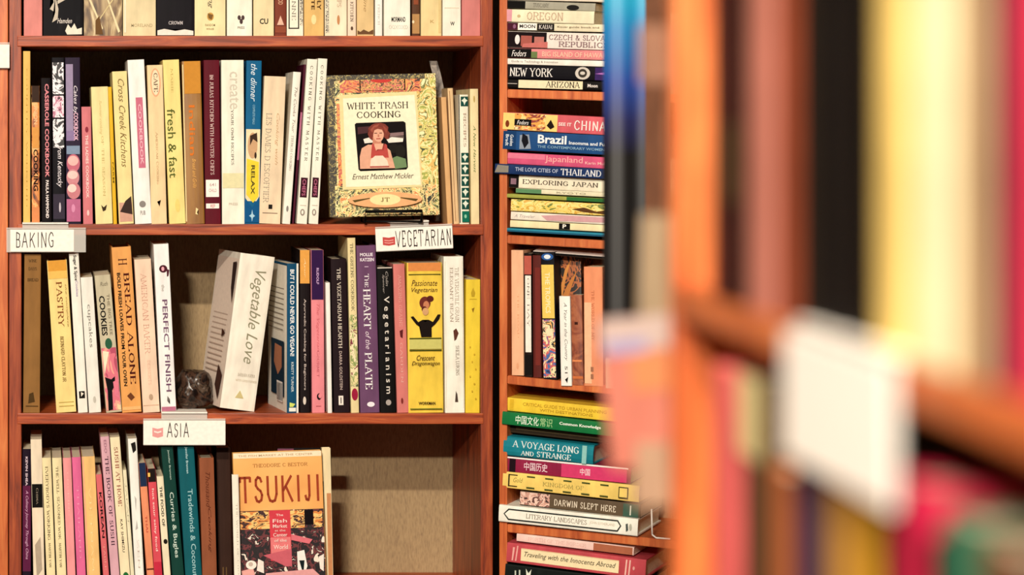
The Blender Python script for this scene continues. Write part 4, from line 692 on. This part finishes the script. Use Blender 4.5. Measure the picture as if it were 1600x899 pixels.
HH(3, 812, 767, 789, 1000, 788.5, '5c4c3a', 'dark grey brown book lettered DARWIN SLEPT HERE', [R(faces, .04, .96, .0, .25), H('DARWIN SLEPT HERE', 'e9dcc6', .3, .78, .29, .8, 'tall', 'title'), R('3c5a4c', .04, .96, .86, .985), R('dcdccc', .15, .85, .915, .925)], d=.16, v=.004)
HH(3, 779, 788.5, 815, 996, 811.5, 'f6f1e4', 'long white book with black outlined title frame, bottom of third stack', [G('2c3230', [(.035, .5), (.07, .17), (.86, .17), (.885, .5), (.86, .86), (.07, .86)]), G('f6f1e4', [(.045, .5), (.075, .26), (.855, .26), (.875, .5), (.855, .77), (.075, .77)]), H('LITERARY LANDSCAPES', '7a7464', .36, .66, .2, .64, 'serif', 'title'), H('JOHN SUTHERLAND', 'c0b8a4', .4, .6, .66, .84), G('4a5450', [(.915, .35), (.93, .3), (.935, .7), (.92, .8)]), E('b8b8a8', .3, .7, .94, .96)], d=.17, v=-.008, hard=True, rnd=.0015)
HH(4, 807, 833, 846, 990, 855.5, 'f0cfc4', 'thin pale pink book with brown right end, on the lowest stack', [R('a86448', .06, .96, .66, .99), H('NORTH OF THE BORDER', 'd8b4aa', .3, .7, .1, .6, 'light')], d=.15)
HH(4, 791, 847.5, 878, 1008, 875, 'c04a52', 'rose red book with cream title panel in black italics', [R('f2e0b4', .2, .86, .105, .81), R('d9b890', .2, .24, .105, .81), H('Traveling with the Innocents Abroad', '2c2218', .36, .7, .13, .79, 'ital', 'title'), G('e8a8a0', [(.045, .2), (.06, .2), (.05, .9), (.04, .9)]), G('e8a8a0', [(.075, .1), (.085, .1), (.075, .9), (.065, .9)]), G('f0c0b4', [(.86, .1), (.87, .1), (.865, .9), (.855, .9)]), G('f0c0b4', [(.885, .1), (.895, .1), (.89, .9), (.88, .9)]), E('e8a8a0', .4, .6, .91, .925)], hard=True, d=.17, v=-.004)
HH(4, 788, 881, 915, 1008, 909, '16211e', 'black green book at the bottom edge of the photo', [G('c8d0c0', [(.07, .25), (.08, .25), (.085, .9), (.075, .9)]), G('c8d0c0', [(.1, .2), (.11, .2), (.115, .9), (.105, .9)]), G('e0e4d4', [(.15, .1), (.17, .3), (.19, .1), (.175, .9), (.165, .9)])], hard=True, d=.17, v=-.004)

we = empty('wire_bookend', CB.loc(CB.u(1019), .0, CB.z(842, CB.u(1019))), (0, 0, -CB.th)); tag(we, 'thin white wire bookend at the right end of the travel shelf', 'bookend')
tube('upright_wire', [(0, .0, .006), (-.001, .0, .045)], .0013, CARD, we)
tube('foot_wire', [(0, .0, .006), (.006, .0, .0015), (.028, -.002, .0015)], .0013, CARD, we)

# ================================================================== things between the travel shelves and the near bookcase
bluev = bpy.data.materials.new('blue_black_cloth'); bluev.use_nodes = True; nt = bluev.node_tree
tc = nt.nodes.new('ShaderNodeTexCoord'); sp = nt.nodes.new('ShaderNodeSeparateXYZ'); rp = nt.nodes.new('ShaderNodeValToRGB'); mr = nt.nodes.new('ShaderNodeMapRange')
mr.inputs[1].default_value = 0; mr.inputs[2].default_value = .62
nt.links.new(tc.outputs['Object'], sp.inputs[0]); nt.links.new(sp.outputs['Z'], mr.inputs[0]); nt.links.new(mr.outputs[0], rp.inputs[0]); nt.links.new(rp.outputs[0], nt.nodes['Principled BSDF'].inputs['Base Color'])
e = rp.color_ramp.elements; e[0].position = .0; e[0].color = hexc('#14100f'); e[1].position = .73; e[1].color = hexc('#22a6c8')
for p_, c_ in ((.40, '#15110f'), (.47, '#1c1f50'), (.55, '#1c4090'), (.65, '#1878b4')):
    x = e.new(p_); x.color = hexc(c_)
YP = 3.3
px0, px1 = (943-VX)*YP/F, (1008-VX)*YP/F
zb, ztp = (VY-560)*YP/F, (VY+190)*YP/F
bn = empty('banner', (px0, YP, zb)); tag(bn, 'tall hanging banner, blue above and black below with brown right border', 'banner')
n = 14; vs = []
for i in range(n+1):
    x = (px1-px0)*i/n; y = .0016*math.sin(i*.7)
    for z in (0, ztp-zb): vs += [(x, y, z), (x, y+.0025, z)]
fs = []
for i in range(n):
    a = i*4; b2 = a+4
    fs += [(a, b2, b2+2, a+2), (a+1, b2+1, b2+3, a+3), (a, b2, b2+1, a+1), (a+2, b2+2, b2+3, a+3)]
fs += [(0, 1, 3, 2), (n*4, n*4+1, n*4+3, n*4+2)]
link_mesh('cloth', vs, fs, bluev, bn)
H_ = ztp-zb
tube('top_rod', [(-.01, .001, H_+.006), (px1-px0+.045, .001, H_+.006)], .006, WIRE, bn)
for x in (.005, px1-px0-.005): tube('cord', [(x, .001, H_+.012), (x, .001, 2.6-zb)], .0012, WIRE, bn)
# papers pinned on the end of the near bookcase, sticking out past its front
def leaf(name, x0, x1, y0, y1, Y, col, label, rot=0, items=(), cat='leaflet'):
    X = (x0-VX)*Y/F; Z = (VY-y1)*Y/F; w_ = (x1-x0)*Y/F; h_ = (y1-y0)*Y/F
    r = empty(name, (X, Y, Z), (0, rot, 0)); tag(r, label, cat)
    box('sheet', 0, w_, 0, .003, 0, h_, M(col, True), r, bev=.0005)
    marks(r, w_, h_, items, 0)
    return r
leaf('leaflet', 956, 1100, 500, 735, 1.700, 'b06858', 'blurred pink and cream leaflet pinned on the end of the near bookcase', -.09, [R('a8948c', .0, .22, .01, .99), R('b8744c', .24, .5, .3, .99), R('8e84a0', .14, .24, .05, .5)])
leaf('leaflet', 998, 1100, 335, 500, 1.715, '8e7a60', 'small beige leaflet above the pink one on the near bookcase end', .03, [])
leaf('leaflet', 1000, 1100, 40, 130, 1.715, '86604c', 'small tan note high on the end of the near bookcase', 0, [])
leaf('leaflet', 990, 1080, 690, 790, 1.690, 'a08068', 'small pale note below the pink leaflet on the near bookcase end', .05, [])
YQ = 3.3
xe = px1-px0; xf = (1046-VX)*YQ/F-px0
box('brown_border', xe+.0005, xf, 0, .004, 0, ztp-zb-.006, paper('6e4834'), bn, bev=.0008)

# near books, strongly blurred
def NB(y0, y1, ztop, shelf, cov, label, g, items=(), d=.17, v=.004, hard=True):
    u0, u1 = NEAR.u(y0, v), NEAR.u(y1, v)
    root = empty('book', NEAR.loc(u0+.0004, v, shelf+.0002), (0, 0, -NEAR.th)); tag(root, label, 'book', g)
    w_ = u1-u0-.0008; h_ = ztop-shelf
    book_mesh(root, w_, h_, d, cov, hard=hard, rnd=.003)
    marks(root, w_, h_, items, .0030)
GA = 'blurred books on the upper near shelf'; GB = 'blurred books on the lower near shelf'
sa, sb = NT[1], NT[2]
NB(1114, 1140, .12, sa, '4a1c18', 'blurred dark maroon book, first after the orange upright on upper near shelf', GA)
NB(1140, 1168, .12, sa, '2a1a16', 'blurred blackish brown book left of the rose brown one', GA, [R('4a3a24', .55, .75)])
NB(1168, 1216, .15, sa, 'c07868', 'blurred rose brown book on the upper near shelf', GA)
NB(1216, 1250, .14, sa, '8a4028', 'blurred rust brown book left of the black ones', GA)
NB(1250, 1290, .13, sa, '1c1814', 'blurred black book, left one of three blacks on upper near shelf', GA)
NB(1290, 1330, .14, sa, '0c0c10', 'blurred black book, middle one of three blacks on upper near shelf', GA)
NB(1330, 1370, .135, sa, '15110d', 'blurred black book, right one of three blacks, beside the yellow one', GA)
NB(1370, 1424, .15, sa, 'f0cf78', 'blurred golden yellow book on the upper near shelf', GA)
NB(1424, 1494, .155, sa, 'f6e8bc', 'blurred pale cream book, broadest on the upper near shelf', GA)
NB(1494, 1546, .15, sa, 'b89870', 'blurred tan book right of the cream one', GA)
NB(1546, 1580, .14, sa, '4a2838', 'blurred plum book left of the crimson one', GA)
NB(1580, 1640, .15, sa, 'cc2c48', 'blurred crimson book cut by the right edge of the photo', GA)
NB(1114, 1162, -.132, sb, 'ea6a68', 'blurred coral red book, first on the lower near shelf', GB)
NB(1162, 1200, -.128, sb, '4a3824', 'blurred dark olive book with beige top beside the coral one', GB, [R('d8c890', .0, .16)])
NB(1200, 1242, -.17, sb, 'a05a34', 'blurred rust orange book under the blank card', GB)
NB(1242, 1284, -.16, sb, '2c2048', 'blurred indigo book under the blank card', GB)
NB(1284, 1330, -.155, sb, 'a87a3c', 'blurred brown ochre book under the blank card', GB)
NB(1330, 1378, -.158, sb, 'c08c24', 'blurred gold book right of the ochre one', GB)
NB(1378, 1396, -.15, sb, '2c1c14', 'blurred dark brown book left of the crimson low one', GB)
NB(1396, 1452, -.142, sb, 'b41c40', 'blurred crimson magenta book on the lower near shelf', GB)
NB(1452, 1475, -.16, sb, '2a1c18', 'blurred black brown book between crimson and green', GB)
NB(1475, 1530, -.148, sb, '2c6a50', 'blurred green book on the lower near shelf', GB)
NB(1530, 1600, -.15, sb, '6a4630', 'blurred brown book at the right on the lower near shelf', GB)
NB(1600, 1660, -.15, sb, '4a3424', 'blurred dark brown book cut by the right edge, lower near shelf', GB)
# small book lying on top of the coral and olive ones
# card tag on the near shelf
v = -.006; u0, u1 = NEAR.u(1224, v), NEAR.u(1392, v)
r = empty('shelf_tag', NEAR.loc(u0, v, -.154), (0, 0, -NEAR.th)); tag(r, 'large blurred blank white card hanging from the near shelf', 'shelf tag')
box('card', 0, u1-u0, 0, .0015, 0, .058, CARD, r, bev=.0003)
box('holder', 0, u1-u0, .0017, .0032, 0, .0585, clear, r, bev=.0004)
box('shelf_clip', .01, u1-u0-.01, .0035, .05, .0612, .0632, CARD, r, bev=.0004)
box('clip_stem', .01, u1-u0-.01, .0035, .0048, .03, .061, clear, r, bev=.0003)
